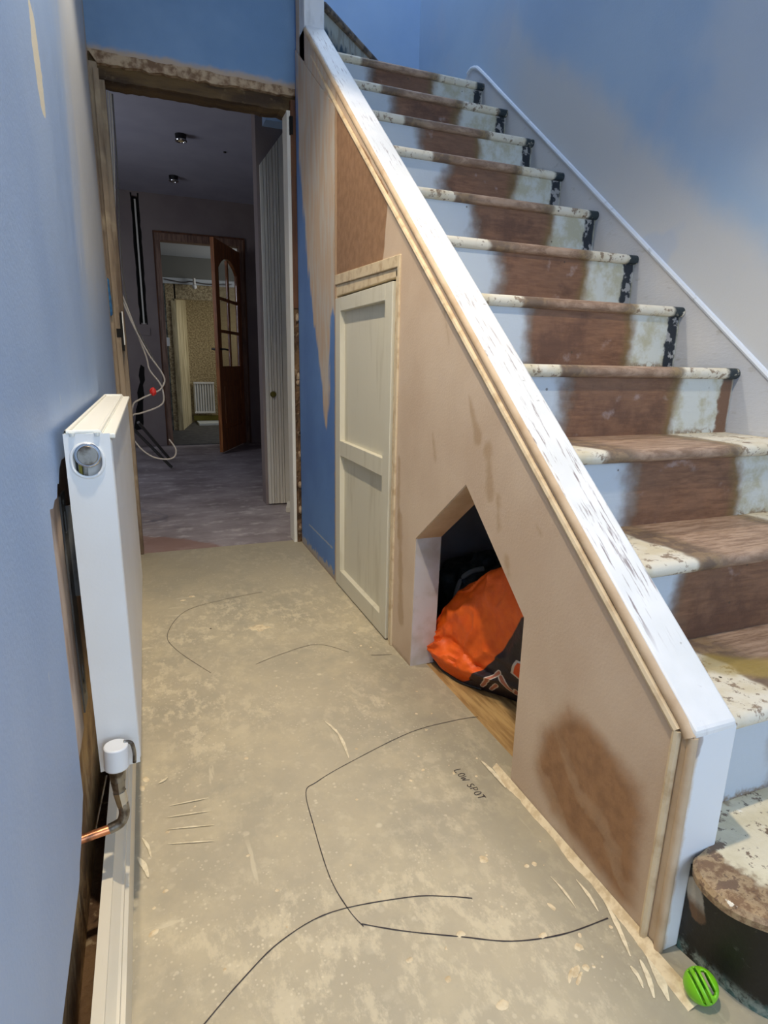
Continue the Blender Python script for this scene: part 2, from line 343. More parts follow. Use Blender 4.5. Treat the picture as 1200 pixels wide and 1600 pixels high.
# ---- stair paint
WOODA, WOODB = C(136, 98, 72), C(100, 68, 48)
CREAM, CREAM2 = C(212, 207, 192), C(196, 190, 172)
def wood(g, st):
    n = g.noise(16, 6, .7, st=st, dist=.4); n2 = g.noise(5, 4)
    return g.mix(n2.sm(.35, .65)*.6, g.mix(n.sm(.30, .70), WOODA, WOODB), C(116, 86, 66)), n
def f_riser(xl, xr, k):
    def f(g):
        wd, gr = wood(g, (.8, 1, 6))
        n = g.noise(9, 4, off=k*1.3); nf = g.noise(34, 4, off=k)
        pl = g.mix(g.noise(12, 5, .65).sm(.42, .62), C(192, 197, 194), C(172, 170, 150))
        cl = C(182, 193, 204); pl = g.mix((g.x-xl).sm(.1, -.02), pl, cl)
        m = (g.x+(n-.5)*.13-xl).sm(-.035, .03)*(g.x+(n-.5)*.09-xr).sm(.02, -.02)
        wd = g.mix(g.noise(5, 5, .7, off=k+1).sm(.48, .66)*.65, wd, C(78, 52, 40))
        edge = (g.x+(n-.5)*.09-xr).sm(-.05, -.005)*m
        c = g.mix(m, pl, g.mix(edge*.6, wd, C(110, 96, 50)))
        led = (g.x+(n-.5)*.13-xl).sm(.04, .0)*m
        c = g.mix(led*.5, c, C(84, 74, 56))
        c = g.mix(g.noise(16, 4, off=k+4).sm(.62, .74)*m*.4, c, C(176, 164, 164))
        c = g.mix(g.vor(24, off=k).sm(.10, .07)*g.noise(6, 2, off=k+2).sm(.5, .6)*.8, c, C(70, 58, 44))
        chip = g.z-(k-1)*.181
        c = g.mix((chip+(nf-.5)*.09).sm(.02, .0)*(1-m)*nf.sm(.42, .5), c, C(128, 108, 84))
        # dark old gloss left by the wall
        dk = (g.x+(nf-.5)*.035).sm(1.512, 1.522)*(g.x+(nf-.5)*.01).sm(1.565, 1.555)
        dcol = g.mix(g.noise(30, 4, off=k).sm(.52, .58), C(26, 34, 44), C(150, 150, 150) if k > 5 else C(110, 84, 66))
        if k == 5: dcol = g.mix(g.z.sm(.86, .885), C(112, 84, 66), C(30, 56, 62))
        if k >= 5: c = g.mix(dk, c, dcol)
        return dict(col=c, rough=.55, bump=(gr+nf, .25, .004))
    return mk('painted_riser_%d' % k, f, off=O_ST)
def f_tread(xl, xr, k):
    def f(g):
        wd, gr = wood(g, (.9, 6, 1)); n = g.noise(8, 4, off=k*2.1); nf = g.noise(30, 5, .65, off=k)
        wl = g.mix(gr.sm(.38, .64), C(170, 145, 124), C(128, 103, 84))
        pl = g.mix(g.noise(14, 5).sm(.42, .68), CREAM, C(200, 190, 164))
        a = g.x+(n-.5)*.08-xl; b = g.x+(n-.5)*.08-xr
        m = a.sm(-.02, .0)*b.sm(.0, -.02)
        c = g.mix(m, pl, wl)
        c = g.mix(a.sm(-.022, -.005)*a.sm(.10, .04)*.85, c, g.mix(nf.sm(.45, .6), C(98, 82, 68), C(130, 110, 84)))
        c = g.mix(b.sm(-.06, -.02)*b.sm(.02, .0)*.8, c, g.mix(nf.sm(.45, .6), C(104, 88, 70), C(140, 120, 84)))
        c = g.mix(nf.sm(.55, .62)*(1-m)*.85, c, C(122, 100, 78)); c = g.mix(g.noise(60, 4, .7, off=k+3).sm(.60, .66)*(1-m)*.7, c, C(104, 84, 66))
        c = g.mix(g.vor(18, off=k).sm(.07, .05)*(1-m), c, C(64, 50, 40))
        if k == 2: c = g.mix((g.poly(g.x, g.y, [(.90, .70), (1.05, .60), (1.12, .66), (.98, .76)])+(n-.5)*.06).sm(.01, -.02)*.7, c, C(150, 130, 62))
        if k >= 5: c = g.mix((g.x+(nf-.5)*.03).sm(1.512, 1.53)*nf.sm(.36, .46), c, C(34, 46, 52))
        return dict(col=c, rough=.55, bump=(gr*1.5+nf, .3, .004))
    return mk('worn_tread_%d' % k, f, off=O_ST)
def f_step1(g):
    n = g.noise(7, 5, .65); nf = g.noise(24, 5, .7, off=3); n3 = g.noise(11, 4, .6, off=5)
    c = g.mix(n3.sm(.4, .7), C(226, 216, 188), C(208, 196, 162))
    edge = (g.poly(g.x, g.y, [(.76, .60), (.76, .44), (.85, .36), (1.6, .30), (1.6, .60)])+(n-.5)*.16+(nf-.5)*.06)
    c = g.mix(edge.sm(-.012, .006), c, g.mix(nf.sm(.44, .56), C(126, 98, 72), C(170, 146, 112)))
    c = g.mix(nf.sm(.56, .61)*.9, c, C(112, 88, 70)); c = g.mix(g.noise(52, 5, .7, off=2).sm(.60, .66)*.8, c, C(96, 76, 60))
    c = g.mix(n3.sm(.70, .74), c, C(70, 120, 104)); c = g.mix(g.noise(40, 4, off=8).sm(.68, .72), c, C(236, 230, 214))
    return dict(col=c, rough=.5, bump=(nf*2, .35, .004))
MT['step1'] = mk('chipped_bottom_tread', f_step1, off=O_ST)
def f_riser1(g):
    n = g.noise(22, 5, .7); nf = g.noise(60, 4, off=3)
    c = g.mix(nf.sm(.66, .72)*.5, C(24, 22, 18), C(90, 88, 80))
    low = (g.z+(n-.5)*.05).sm(.028, .012)
    c = g.mix(low*n.sm(.40, .52), c, g.mix(nf.sm(.45, .6), C(140, 150, 140), C(80, 110, 104)))
    d = g.caps(g.y, g.z, (.512, .13), (.497, .085))+(n-.5)*.02
    c = g.mix(d.sm(.014, .010), c, g.mix((g.z+(n-.5)*.03).sm(.09, .11), C(104, 76, 52), C(176, 166, 150)))
    return dict(col=c, rough=.5, bump=(n+nf, .3, .004))
MT['riser1'] = mk('black_bottom_riser', f_riser1, off=O_ST)
def f_wind(g):
    n = g.noise(26, 4, st=(1, 1, .4))
    c = g.mix(n.sm(.45, .6), C(166, 168, 156), C(140, 138, 124))
    c = g.mix((g.z+(n-.5)*.16).sm(2.27, 2.24), c, C(36, 60, 72))
    return dict(col=c, rough=.5)
MT['winder_riser'] = mk('drippy_winder_riser', f_wind)
MT['nosing_dark'] = mk('dark_winder_tread', lambda g: g.mix(g.noise(20, 4).sm(.4, .6), C(124, 110, 92), C(60, 52, 46)), rough=.6)

# ------------------------------------------------------------ mesh helpers
OFF = {}
class MB:
    def __init__(s): s.v = []; s.f = []; s.mi = []; s.uv = None; s.sm = False
    def add(s, vs, fs, mi=0):
        o = len(s.v); s.v += [tuple(p) for p in vs]
        for f in fs: s.f.append([i+o for i in f]); s.mi.append(mi)
        return s
    def box(s, x0, x1, y0, y1, z0, z1, mi=0):
        p = [(x, y, z) for x in (x0, x1) for y in (y0, y1) for z in (z0, z1)]
        return s.add(p, [(0, 1, 3, 2), (4, 6, 7, 5), (0, 4, 5, 1), (2, 3, 7, 6), (0, 2, 6, 4), (1, 5, 7, 3)], mi)
    def prism(s, poly, axis, a, b, side=0, cap=0, holes=()):
        def P(p, t):
            return {'x': (t, p[0], p[1]), 'y': (p[0], t, p[1]), 'z': (p[0], p[1], t)}[axis]
        if not holes:
            n = len(poly); vs = [P(p, a) for p in poly]+[P(p, b) for p in poly]
            s.add(vs, [tuple(range(n))[::-1], tuple(range(n, 2*n))], cap)
            s.add(vs, [(i, (i+1) % n, (i+1) % n+n, i+n) for i in range(n)], side)
            return s
        bm = bmesh.new(); loops = [poly]+list(holes)
        for lp in loops:
            vv = [bm.verts.new((p[0], p[1], 0)) for p in lp]
            for i in range(len(vv)): bm.edges.new((vv[i], vv[(i+1) % len(vv)]))
        bmesh.ops.triangle_fill(bm, use_beauty=True, use_dissolve=False, edges=bm.edges[:], normal=(0, 0, 1))
        bm.verts.index_update(); fs = [tuple(v.index for v in f.verts) for f in bm.faces]; vs = [(v.co.x, v.co.y) for v in bm.verts]; bm.free()
        s.add([P(p, a) for p in vs], fs, cap); s.add([P(p, b) for p in vs], [f[::-1] for f in fs], cap)
        for lp in loops:
            n = len(lp)
            s.add([P(p, a) for p in lp]+[P(p, b) for p in lp], [(i, (i+1) % n, (i+1) % n+n, i+n) for i in range(n)], side)
        return s
    def tube(s, pts, r, n=8, caps=True, closed=False):
        pts = [Vector(p) for p in pts]; R = r if isinstance(r, (list, tuple)) else [r]*len(pts)
        up = None; o = len(s.v); m = len(pts)
        for i, p in enumerate(pts):
            t = (pts[min(i+1, m-1)]-pts[max(i-1, 0)]).normalized()
            if up is None:
                up = Vector((0, 0, 1)) if abs(t.z) < .9 else Vector((1, 0, 0))
            a = t.cross(up); a.normalize(); b = a.cross(t); up = b
            for k in range(n):
                th = 2*math.pi*k/n; s.v.append(tuple(p+(a*math.cos(th)+b*math.sin(th))*R[i]))
        for i in range(m-1):
            for k in range(n):
                s.f.append([o+i*n+k, o+i*n+(k+1) % n, o+(i+1)*n+(k+1) % n, o+(i+1)*n+k]); s.mi.append(0)
        if caps:
            s.f.append([o+k for k in range(n)][::-1]); s.mi.append(0); s.f.append([o+(m-1)*n+k for k in range(n)]); s.mi.append(0)
        s.sm = True; return s
    def cyl(s, a, b, r0, r1=None, n=24): return s.tube([a, b], [r0, r0 if r1 is None else r1], n)
    def ribbon(s, pts, wd, z, taper=False):              # flat stroke lying on a level surface
        pts = smooth([(p[0], p[1], z) for p in pts], 6) if len(pts) > 2 else [Vector((p[0], p[1], z)) for p in pts]
        vs = []; m = len(pts)
        for i, p in enumerate(pts):
            t = (pts[min(i+1, m-1)]-pts[max(i-1, 0)]).normalized(); nn = Vector((-t.y, t.x, 0))
            w_ = wd*(.8+.4*mnoise.noise(p*40))
            if taper: w_ *= (.25+1.1*math.sin(math.pi*min(.97, max(.03, i/(m-1))))*(1+.5*mnoise.noise(p*150)))
            vs += [p+nn*w_/2, p-nn*w_/2]
        return s.add(vs, [(2*i, 2*i+1, 2*i+3, 2*i+2) for i in range(m-1)])
    def build(s, name, mat, parent=None, bevel=0, smooth_=None, fix=True):
        off = OFF.get(parent.name, Vector((0, 0, 0))) if parent else Vector((0, 0, 0))
        me = bpy.data.meshes.new(name); me.from_pydata([tuple(Vector(p)-off) for p in s.v], [], s.f)
        mats = mat if isinstance(mat, (list, tuple)) else [mat]
        for m in mats: me.materials.append(MT[m] if isinstance(m, str) else m)
        me.polygons.foreach_set('material_index', s.mi)
        if s.uv:
            l = me.uv_layers.new(name='UVMap')
            for lp in me.loops: l.data[lp.index].uv = s.uv[lp.vertex_index]
        if fix:
            bm = bmesh.new(); bm.from_mesh(me)
            if not s.uv: bmesh.ops.remove_doubles(bm, verts=bm.verts, dist=1e-6)
            bmesh.ops.recalc_face_normals(bm, faces=bm.faces); bm.to_mesh(me); bm.free()
        if (s.sm if smooth_ is None else smooth_):
            me.polygons.foreach_set('use_smooth', [True]*len(me.polygons))
            try: me.set_sharp_from_angle(angle=math.radians(40))
            except Exception: pass
        me.update()
        o = bpy.data.objects.new(name, me); COL.objects.link(o)
        if parent: o.parent = parent; OFF[o.name] = off
        if bevel:
            md = o.modifiers.new('bevel', 'BEVEL'); md.width = bevel; md.segments = 2; md.limit_method = 'ANGLE'
        return o
def smooth(pts, k=6):
    pts = [Vector(p) for p in pts]; out = []
    for i in range(len(pts)-1):
        p0, p1, p2, p3 = pts[max(i-1, 0)], pts[i], pts[i+1], pts[min(i+2, len(pts)-1)]
        for j in range(k):
            t = j/k; out.append(.5*((2*p1)+(-p0+p2)*t+(2*p0-5*p1+4*p2-p3)*t*t+(-p0+3*p1-3*p2+p3)*t**3))
    return out+[pts[-1]]
def thing(name, label, cat, loc, group=None):
    o = bpy.data.objects.new(name, None); COL.objects.link(o); o.location = loc; o.empty_display_size = .05
    OFF[o.name] = Vector(loc); o['label'] = label; o['category'] = cat
    if group: o['group'] = group
    return o
def tag(o, label, cat, group=None):
    o['label'] = label; o['category'] = cat
    if group: o['group'] = group
    return o
def struct(o, label=None, cat=None):
    o['kind'] = 'structure'
    if label: o['label'] = label
    if cat: o['category'] = cat
    return o
def B(*a): return MB().box(*a)

# ------------------------------------------------------------ shell
# y of the cross wall between hall and middle room
YW = 2.86; XL = -.118; XS = .691; XR = 1.57; HC = 2.5; TOP = 4.9
m = MB(); m.prism([(XL-.25, -2.3), (XR+.1, -2.3), (XR+.1, .96), (XS+.055, .96), (XS+.055, 1.50), (XS+.055, 2.905), (XL-.25, 2.905)], 'z', -.1, 0)
FLOOR = struct(m.build('floor', 'floor'), 'grey green levelling compound hall floor splashed with plaster', 'floor')
struct(B(-2.4, 2.4, 2.905, 6.84, -.1, -.004).build('floor', 'floor2'), 'dusty grey concrete floor of the room beyond the doorway', 'floor')
struct(B(-1, 2.4, 6.84, 9.6, -.1, -.002).build('floor', 'floor3'), 'dark grey floor of the last room seen through the glazed door', 'floor')
uf = struct(B(XS+.055, XR+.1, .96, 2.905, -.1, -.012).build('floor', 'dark'), 'subfloor inside the cupboard below the stairs', 'floor')
xx = .747
for i in range(5):
    b = B(xx, xx+.135, .965, 1.88, -.012, -.003).build('floorboard', 'boards', uf, bevel=.002); xx += .139
# left wall : blue plaster skin with the hacked-off notch, brickwork behind
random.seed(3)
edge = []
def jag(a, b, n, amp):
    out = []
    for i in range(n):
        t = i/n; out.append((a[0]+(b[0]-a[0])*t+random.uniform(-amp, amp), a[1]+(b[1]-a[1])*t+random.uniform(-amp, amp)))
    return out
lp = [(-2.3, .28)]+jag((-1.5, .28), (.66, .282), 26, .003)+jag((.66, .282), (.775, .33), 8, .003)+jag((.775, .33), (.782, .715), 22, .0016)+[(.785, .722), (.81, .718), (.83, .724), (.85, .722), (.868, .738), (.88, .735), (.90, .752), (.93, .76)]+jag((.95, .762), (1.7, .76), 10, .004)+[(1.74, .6), (1.75, .3), (1.76, 0), (2.858, 0), (2.858, TOP), (-2.3, TOP)]
WL = struct(MB().prism(lp, 'x', XL-.022, XL, side=1, cap=0).build('wall_left', ['blue_left', 'raw_edge'], smooth_=False), 'blue painted left wall hacked off around the radiator', 'wall')
MB().box(-.30, -.150, -2.3, 2.858, -.1, TOP).build('brickwork', 'rawwall', WL)
MB().prism([(.60, .29), (.70, .33), (.94, .33), (.952, .45), (.948, .60), (.955, .715), (.94, .735), (.60, .80)], 'x', -.150, -.1305).build('undercoat', 'undercoat', WL)
MB().box(-.150, -.118, -2.2, 1.9, -.001, .012).build('gap_darkening_strip', 'raw', WL)  # brown strip added to darken the gap behind the skirting
# loose splinters of plaster at the notch corner
m = MB()
for (y, z, s) in ((.885, .748, .016), (.897, .756, .02), (.905, .745, .018)):
    m.add([(XL-.012, y, z), (XL-.02, y+.006, z), (XL-.006, y+.008, z+.002), (XL-.012, y+.004, z+s)], [(0, 1, 2), (0, 1, 3), (1, 2, 3), (2, 0, 3)])
m.build('plaster_shard', 'splash', WL)
# right (stair) wall
WR = struct(B(XR, XR+.1, -2.3, 3.64, -.1, TOP).build('wall_right', 'blue_right'), 'blue stairwell wall with grey patches of plaster along the stairs', 'wall')
struct(B(XS+.0, XR, 3.54, 3.64, 2.14, TOP).build('wall_back', 'blue_landing'), 'pale blue wall at the head of the stairs', 'wall')
# stair string on the wall
def sz(y): return .891+.808*(y-1.15)
pl = [(.30, sz(.30)-.02), (.30, sz(.30))]
top = [(y, sz(y)) for y in (.6, 1.0, 1.4, 1.8, 2.2, 2.6, 2.82)]+[(2.87, 2.270), (2.905, 2.280), (2.94, 2.272), (3.0, 2.245), (3.08, 2.20), (3.14, 2.15)]
botm = [(3.14, 2.05), (2.80, 2.05), (2.0, 1.2), (.30, 0)]
WS = MB().prism([(.30, sz(.30))]+top+botm, 'x', XR-.005, XR+.001).build('wall_string', 'string', WR)
MB().tube(smooth([(XR-.005, y, z) for y, z in [(.30, sz(.30))]+top[:-3]], 4), .0085, 8).build('string_edge', 'string_bead', WR)
# end wall around the tall opening
OT = 2.035
EW = struct(MB().prism([(XL-.2, OT), (XS+.005, OT), (XS+.005, HC+.02), (XL-.2, HC+.02)], 'y', YW, YW+.11).build('wall_back', ['blue_end']), 'blue wall above the rough doorway opening', 'wall')
random.seed(5)
tp = jag((-.118, OT+.006), (XS, OT+.002), 34, .003); bt = jag((XS, OT-.030), (-.118, OT-.036), 30, .005)
MB().prism(tp+[(XS, OT)]+bt, 'y', YW-.004, YW+.02).build('plaster_edge', 'raw_edge', EW)
bt = jag((.70, 1.955), (-.112, 1.955), 34, .004)
LT = struct(MB().prism([(-.20, OT), (.72, OT)]+bt, 'y', YW+.022, YW+.125).build('trim_1', 'lintel'), 'rough old timber lintel over the doorway opening', 'lintel')
# left jamb timbers
LJ = struct(B(-.20, -.088, YW+.0, YW+.03, 0, OT-.03).build('trim_2', 'timber', bevel=.003), 'bare timber post on the left of the doorway opening', 'post')
MB().box(-.104, -.084, YW-.010, YW, 0, 1.98).build('batten', 'timber', LJ)
MB().box(-.088, -.066, YW+.03, YW+.105, 0, 1.96).build('stud', 'timber', LJ, bevel=.003)
MB().box(-.100, -.070, YW-.012, YW+.008, .985, 1.02).build('catch_recess_shade', 'dark', LJ)  # solid dark block; the recess's shade is put into its colour
MB().box(-.083, -.074, YW-.014, YW+.012, .93, 1.085).build('strike_block', 'dark', LJ)
MB().box(-.0745, -.070, YW-.014, YW+.012, .955, 1.09).build('strike_plate', 'boardwhite', LJ)
m = MB(); m.tube(smooth([(-.120, YW-.02, 1.22), (-.119, YW-.02, 1.17), (-.1165, YW-.02, 1.12), (-.1165, YW-.02, 1.07)], 5), [.003]+[.009]*14+[.003], 8)
m.build('blue_paint_dab', 'teal', LJ)
# right jamb : rough edge, reddish timber above, white lining
RJ = struct(B(.667, .712, YW, YW+.10, 1.14, OT-.04).build('trim_3', 'reddish', bevel=.002), 'reddish brown timber on the right of the doorway opening', 'post')
m = MB(); random.seed(11)
vs = []; nz = 60
for i in range(nz+1):
    z = 1.14*i/nz
    for x in (.667, .678, .690, .712):
        nn = mnoise.noise(Vector((x*60, 1, z*22)))
        vs.append((x+.002*nn, YW+.006+.012*nn, z))
fs = [(4*i+j, 4*i+j+1, 4*i+j+5, 4*i+j+4) for i in range(nz) for j in range(3)]
m.add(vs, fs); m.box(.667, .712, YW+.02, YW+.10, 0, 1.14); m.build('broken_masonry', 'raw', RJ, smooth_=False, fix=False)
for (z, s) in ((1.10, .020), (.83, .02), (.80, .014), (.45, .02), (.30, .018), (.17, .022), (.08, .02)):
    bm = bmesh.new(); bmesh.ops.create_icosphere(bm, subdivisions=2, radius=1)
    vv = [(.684+v.co.x*.010*(1+.4*mnoise.noise(v.co*2+Vector((z*9, 0, 0)))), YW+.004+v.co.y*.010, z+v.co.z*s) for v in bm.verts]; ff = [tuple(v.index for v in f.verts) for f in bm.faces]; bm.free()
    MB().add(vv, ff).build('mortar_lump', 'raw_edge', RJ)
MB().box(.652, .667, YW+.01, YW+.10, 0.0, 1.955).build('lining_board', 'boardwhite', RJ)
MB().box(.662, .676, YW-.006, YW+.02, 1.86, 1.93).build('hinge_rebate_shade', 'dark', RJ)  # near-black block painted in for the shade of a rebate
# hall ceiling and front wall (behind the camera)
struct(B(XL-.2, XS+.04, -2.3, YW, HC, HC+.1).build('ceiling', 'room2_ceiling'), 'white hall ceiling', 'ceiling')
struct(B(XS+.04, XR+.1, -2.3, .1, HC, HC+.1).build('ceiling', 'room2_ceiling'), 'white ceiling over the stair foot', 'ceiling')
struct(B(XL-.2, XR+.1, -2.4, -2.3, -.1, TOP).build('wall_front', 'blue_landing'), 'blue wall by the front door', 'wall')
struct(B(XS-.03, XS+.04, -.0, YW+.1, HC+.1, TOP).build('wall_left', 'blue_landing'), 'upper stairwell wall on the left', 'wall')
struct(B(XL-.2, XR+.1, -2.4, 3.64, TOP, TOP+.1).build('ceiling', 'room2_ceiling'), 'white stairwell ceiling', 'ceiling')
struct(B(XS+.04, XR+.1, .0, .1, HC+.1, TOP).build('wall_front', 'blue_landing'), 'upper stairwell wall over the stair foot', 'wall')

# ------------------------------------------------------------ staircase
RS, GO, Y0 = .181, .220, .365
ST = thing('staircase', 'stripped wooden staircase with brown runner mark between cream painted ends', 'staircase', (1.17, .3, 0))
# nosing profile helper
def nose_profile(yf, yb, zt, th=.030):
    pts = []; r = th/2
    for i in range(9):
        a = math.pi/2+math.pi*i/8; pts.append((yf+r+r*math.cos(a), zt-r+r*math.sin(a)))
    return pts+[(yb, zt-th), (yb, zt)]
RSX = 0
wl = {2: (.99, 1.40), 3: (.98, 1.40), 4: (.93, 1.33), 5: (.97, 1.35), 6: (1.0, 1.36), 7: (1.0, 1.36), 8: (.99, 1.36), 9: (1.02, 1.36), 10: (1.0, 1.34), 11: (.98, 1.34), 12: (.96, 1.32)}
rl = {2: (.98, 1.45), 3: (.95, 1.45), 4: (1.0, 1.36), 5: (.97, 1.36), 6: (1.0, 1.38), 7: (1.04, 1.38), 8: (1.06, 1.385), 9: (1.06, 1.36), 10: (1.05, 1.33), 11: (1.03, 1.33), 12: (1.0, 1.31)}
for k in range(2, 13):
    yr = Y0+(k-1)*GO; zt = k*RS; z0 = (k-1)*RS
    lo, hi = wl[k]
    if k < 12:
        MB().prism(nose_profile(yr-.018, yr+GO, zt), 'x', .777, 1.563).build('tread', f_tread(lo, hi, k), ST, smooth_=True)
    a, b = rl[k]
    MB().box(.777, 1.563, yr, yr+.018, z0, zt-.030).build('riser', f_riser(a, b, k), ST)
# landing tread (12) and winder (13)
yr = Y0+11*GO
m = MB(); m.prism(nose_profile(yr-.018, yr+.03, 12*RS), 'x', .777, 1.563)
m.prism([(.777, yr+.03), (1.563, yr+.03), (1.563, 3.53), (.79, 2.83)], 'z', 12*RS-.03, 12*RS)
m.build('tread', f_tread(wl[12][0], wl[12][1], 12), ST)
ax, ay, bx, by = .79, 2.80, 1.56, 3.53; L = math.hypot(bx-ax, by-ay); nx, ny = (by-ay)/L, -(bx-ax)/L
m = MB(); m.prism([(ax, ay), (bx, by), (bx-.02*nx, by-.02*ny), (ax-.02*nx, ay-.02*ny)], 'z', 12*RS, 13*RS-.03)
m.build('riser', 'winder_riser', ST)
m = MB(); m.prism([(ax+nx*.02, ay+ny*.02), (bx+nx*.0, by+ny*.0), (.78, 3.53), (.78, 2.81)], 'z', 13*RS-.03, 13*RS)
m.build('tread', 'nosing_dark', ST, bevel=.012)
# bottom step with a curved edge
def curve1(ins):
    p = [(.727, .519), (.706, .500), (.696, .470), (.700, .435), (.722, .402), (.765, .365), (.83, .325), (.92, .293), (1.05, .270), (1.25, .258), (1.563, .252)]
    q = smooth([(a, b, 0) for a, b in p], 4); out = []
    for i, v in enumerate(q):
        t = (q[min(i+1, len(q)-1)]-q[max(i-1, 0)]).normalized(); out.append((v.x-t.y*ins, v.y+t.x*ins))
    return out
rings = [(.010, .158), (.002, .163), (.001, .174), (.006, .1808)]
m = MB(); loops = [curve1(i)+[(1.563, Y0+GO), (.79, Y0+GO), (.775, .525)] for i, _ in rings]; n = len(loops[0])
vs = [(p[0], p[1], rings[j][1]) for j in range(4) for p in loops[j]]
m.add(vs, [(j*n+i, j*n+(i+1) % n, (j+1)*n+(i+1) % n, (j+1)*n+i) for j in range(3) for i in range(n)]+[tuple(range(n))[::-1], tuple(range(3*n, 4*n))])
m.build('tread', 'step1', ST, smooth_=True)
c1 = [(p.x, p.y) for p in smooth([(.7285, .5205, 0), (.733, .490, 0), (.741, .445, 0), (.757, .400, 0), (.80, .358, 0), (.87, .322, 0), (.97, .300, 0), (1.10, .288, 0), (1.563, .280, 0)], 4)]
c2 = [(p[0]+.012, p[1]+.012) for p in c1]
m = MB(); m.prism(c1+c2[::-1], 'z', 0, .159)
m.build('riser', 'riser1', ST, smooth_=True)
# newel, closed string and capping
def cz(y): return .400+.829*(y-.522)
m = MB(); m.prism([(.522, 0), (.522, .392), (.545, cz(.545)-.010), (.605, cz(.605)-.010), (.605, 0)], 'x', .694, .778)
m.build('newel_post', 'newel', ST, bevel=.004)
m = MB(); m.prism([(.522, .385), (.522, .4), (2.70, cz(2.70)), (2.70, cz(2.70)-.020)], 'x', .6925, .775)
m.build('capping', 'cap', ST, bevel=.005)
m = MB(); m.prism([(.605, cz(.605)-.25), (.605, cz(.605)-.012), (2.78, cz(2.78)-.012), (2.78, cz(2.78)-.30)], 'x', .745, .776)
m.build('outer_string', 'cap', ST)
MB().box(.691, .775, 2.70, 2.785, 1.95, HC).build('upper_newel', 'white', ST, bevel=.004)
# soffit under the flight
m = MB(); m.prism([(.62, .15), (.62, .10), (2.76, 1.85), (2.76, 1.91)], 'x', .79, 1.55); m.build('underside_board', 'raw_underside', ST)

# ------------------------------------------------------------ understair partition
UP = thing('understair_partition', 'plastered triangular partition under the stairs with cut-out storage hole', 'partition', (XS, 1.6, 0))
outer = [(.545, 0), (.942, 0), (.942, .396), (1.211, .624), (1.484, .412), (1.497, 0), (1.655, 0), (1.655, 1.17), (2.262, 1.205), (2.262, 0), (2.858, 0), (2.858, 2.49), (2.787, 2.49), (2.787, cz(2.70)-.010), (2.70, cz(2.70)-.010), (.545, cz(.545)-.010)]
MB().prism(outer, 'x', XS, XS+.045).build('panel', 'panel', UP, smooth_=False)
m = MB(); m.prism([(.523, 0), (.523, .39), (.545, cz(.545)-.010), (.545, 0)], 'x', XS+.001, XS+.004)
m.build('corner_strip', 'plaster', UP)
# rounded plaster shoulder below the cap
pts = [(XS+.004, .530, .385)]+[(XS+.004, y, cz(y)-.016) for y in (.545, .9, 1.4, 1.9, 2.4, 2.69)]
MB().tube(pts, .010, 10).build('plaster_shoulder', 'plaster', UP)
MB().tube([(XS+.004, .527, 0), (XS+.004, .527, .388)], .007, 10).build('corner_shoulder', 'plaster', UP)
def bz(y): return .387+.812*(y-.549)
m = MB(); m.tube([(XS-.002, .552, 0.0), (XS-.002, .549, .387)], .007, 8); m.build('upright_bead', 'bead', UP)
m = MB(); m.tube([(XS-.002, .549, .387), (XS-.002, 1.5, bz(1.5)), (XS-.002, 2.25, bz(2.25)), (XS+.001, 2.60, bz(2.60)+.005)], [.0075, .0075, .0075, .003], 8); m.build('sloping_bead', 'bead', UP)
# pilaster skin, very slightly proud, left of the door
m = MB(); m.prism([(2.262, .0), (2.258, .6), (2.262, 1.2), (2.258, 1.76), (2.85, 2.18), (2.85, 0)], 'x', XS-.004, XS); m.build('plaster_skin', 'panel', UP)
# reveal of the storage hole
RV = .082
def rvl(a, b, name='reveal_board', t=.010, mt='reveal'):
    d = Vector((b[0]-a[0], b[1]-a[1])).normalized(); n_ = Vector((-d.y, d.x))*t
    i_ = n_*(-.0025/abs(t)); m = MB(); m.prism([(a[0]+i_.x, a[1]+i_.y), (b[0]+i_.x, b[1]+i_.y), (b[0]+n_.x, b[1]+n_.y), (a[0]+n_.x, a[1]+n_.y)], 'x', XS+.002, XS+RV); return m.build(name, mt, UP)
rvl((1.497, 0.0), (1.484, .412), t=-.012)
rvl((1.484, .412), (1.211, .624), t=-.012, mt='plaster')
rvl((1.211, .624), (.942, .396), t=-.012, mt='plaster')
rvl((.942, .396), (.942, 0), t=-.012)
# cupboard interior behind the hole
struct(B(XS+.09, XR, 1.90, 1.93, -.02, 1.14).build('wall_back', 'cupwall'), 'grey dividing wall inside the understair storage', 'wall')
B(XS+.046, XR, .905, .925, -.02, .36).build('inner_board', 'raw_underside', UP)
MB().prism([(.93, -.01), (1.90, -.01), (1.90, 1.10), (.93, .34)], 'x', XR-.012, XR-.007).build('inner_lining', 'cupwall', UP)

# ------------------------------------------------------------ cupboard door
CD = thing('cupboard_door', 'cream two-panel cupboard door under the stairs', 'door', (XS, 1.96, 0))
X0, X1 = XS-.008, XS+.016
def fr(name, y0, y1, z0, z1, sl=0):
    m = MB(); m.prism([(y0, z0), (y1, z0), (y1, z1+sl), (y0, z1)], 'x', X0, X1); return m.build(name, 'door_cream', CD, bevel=.0015)
fr('stile', 1.682, 1.740, .006, 1.130); fr('stile', 2.190, 2.250, .006, 1.130)
fr('rail', 1.740, 2.190, 1.082, 1.130); fr('rail', 1.740, 2.190, .548, .606); fr('rail', 1.740, 2.190, .006, .074)
MB().box(X0+.019, X0+.023, 1.738, 2.192, .600, 1.088).build('door_panel', 'door_cream', CD)
MB().box(X0+.019, X0+.023, 1.738, 2.192, .070, .552).build('door_panel', 'door_cream', CD)
m = MB(); m.prism([(1.655, 1.165), (2.262, 1.18), (2.262, 1.215), (1.655, 1.197)], 'x', XS-.006, XS+.03); m.prism([(1.655, 1.14), (2.262, 1.14), (2.262, 1.179), (1.655, 1.164)], 'x', XS-.001, XS+.03); m.build('head_trim', 'bead', CD, bevel=.002)
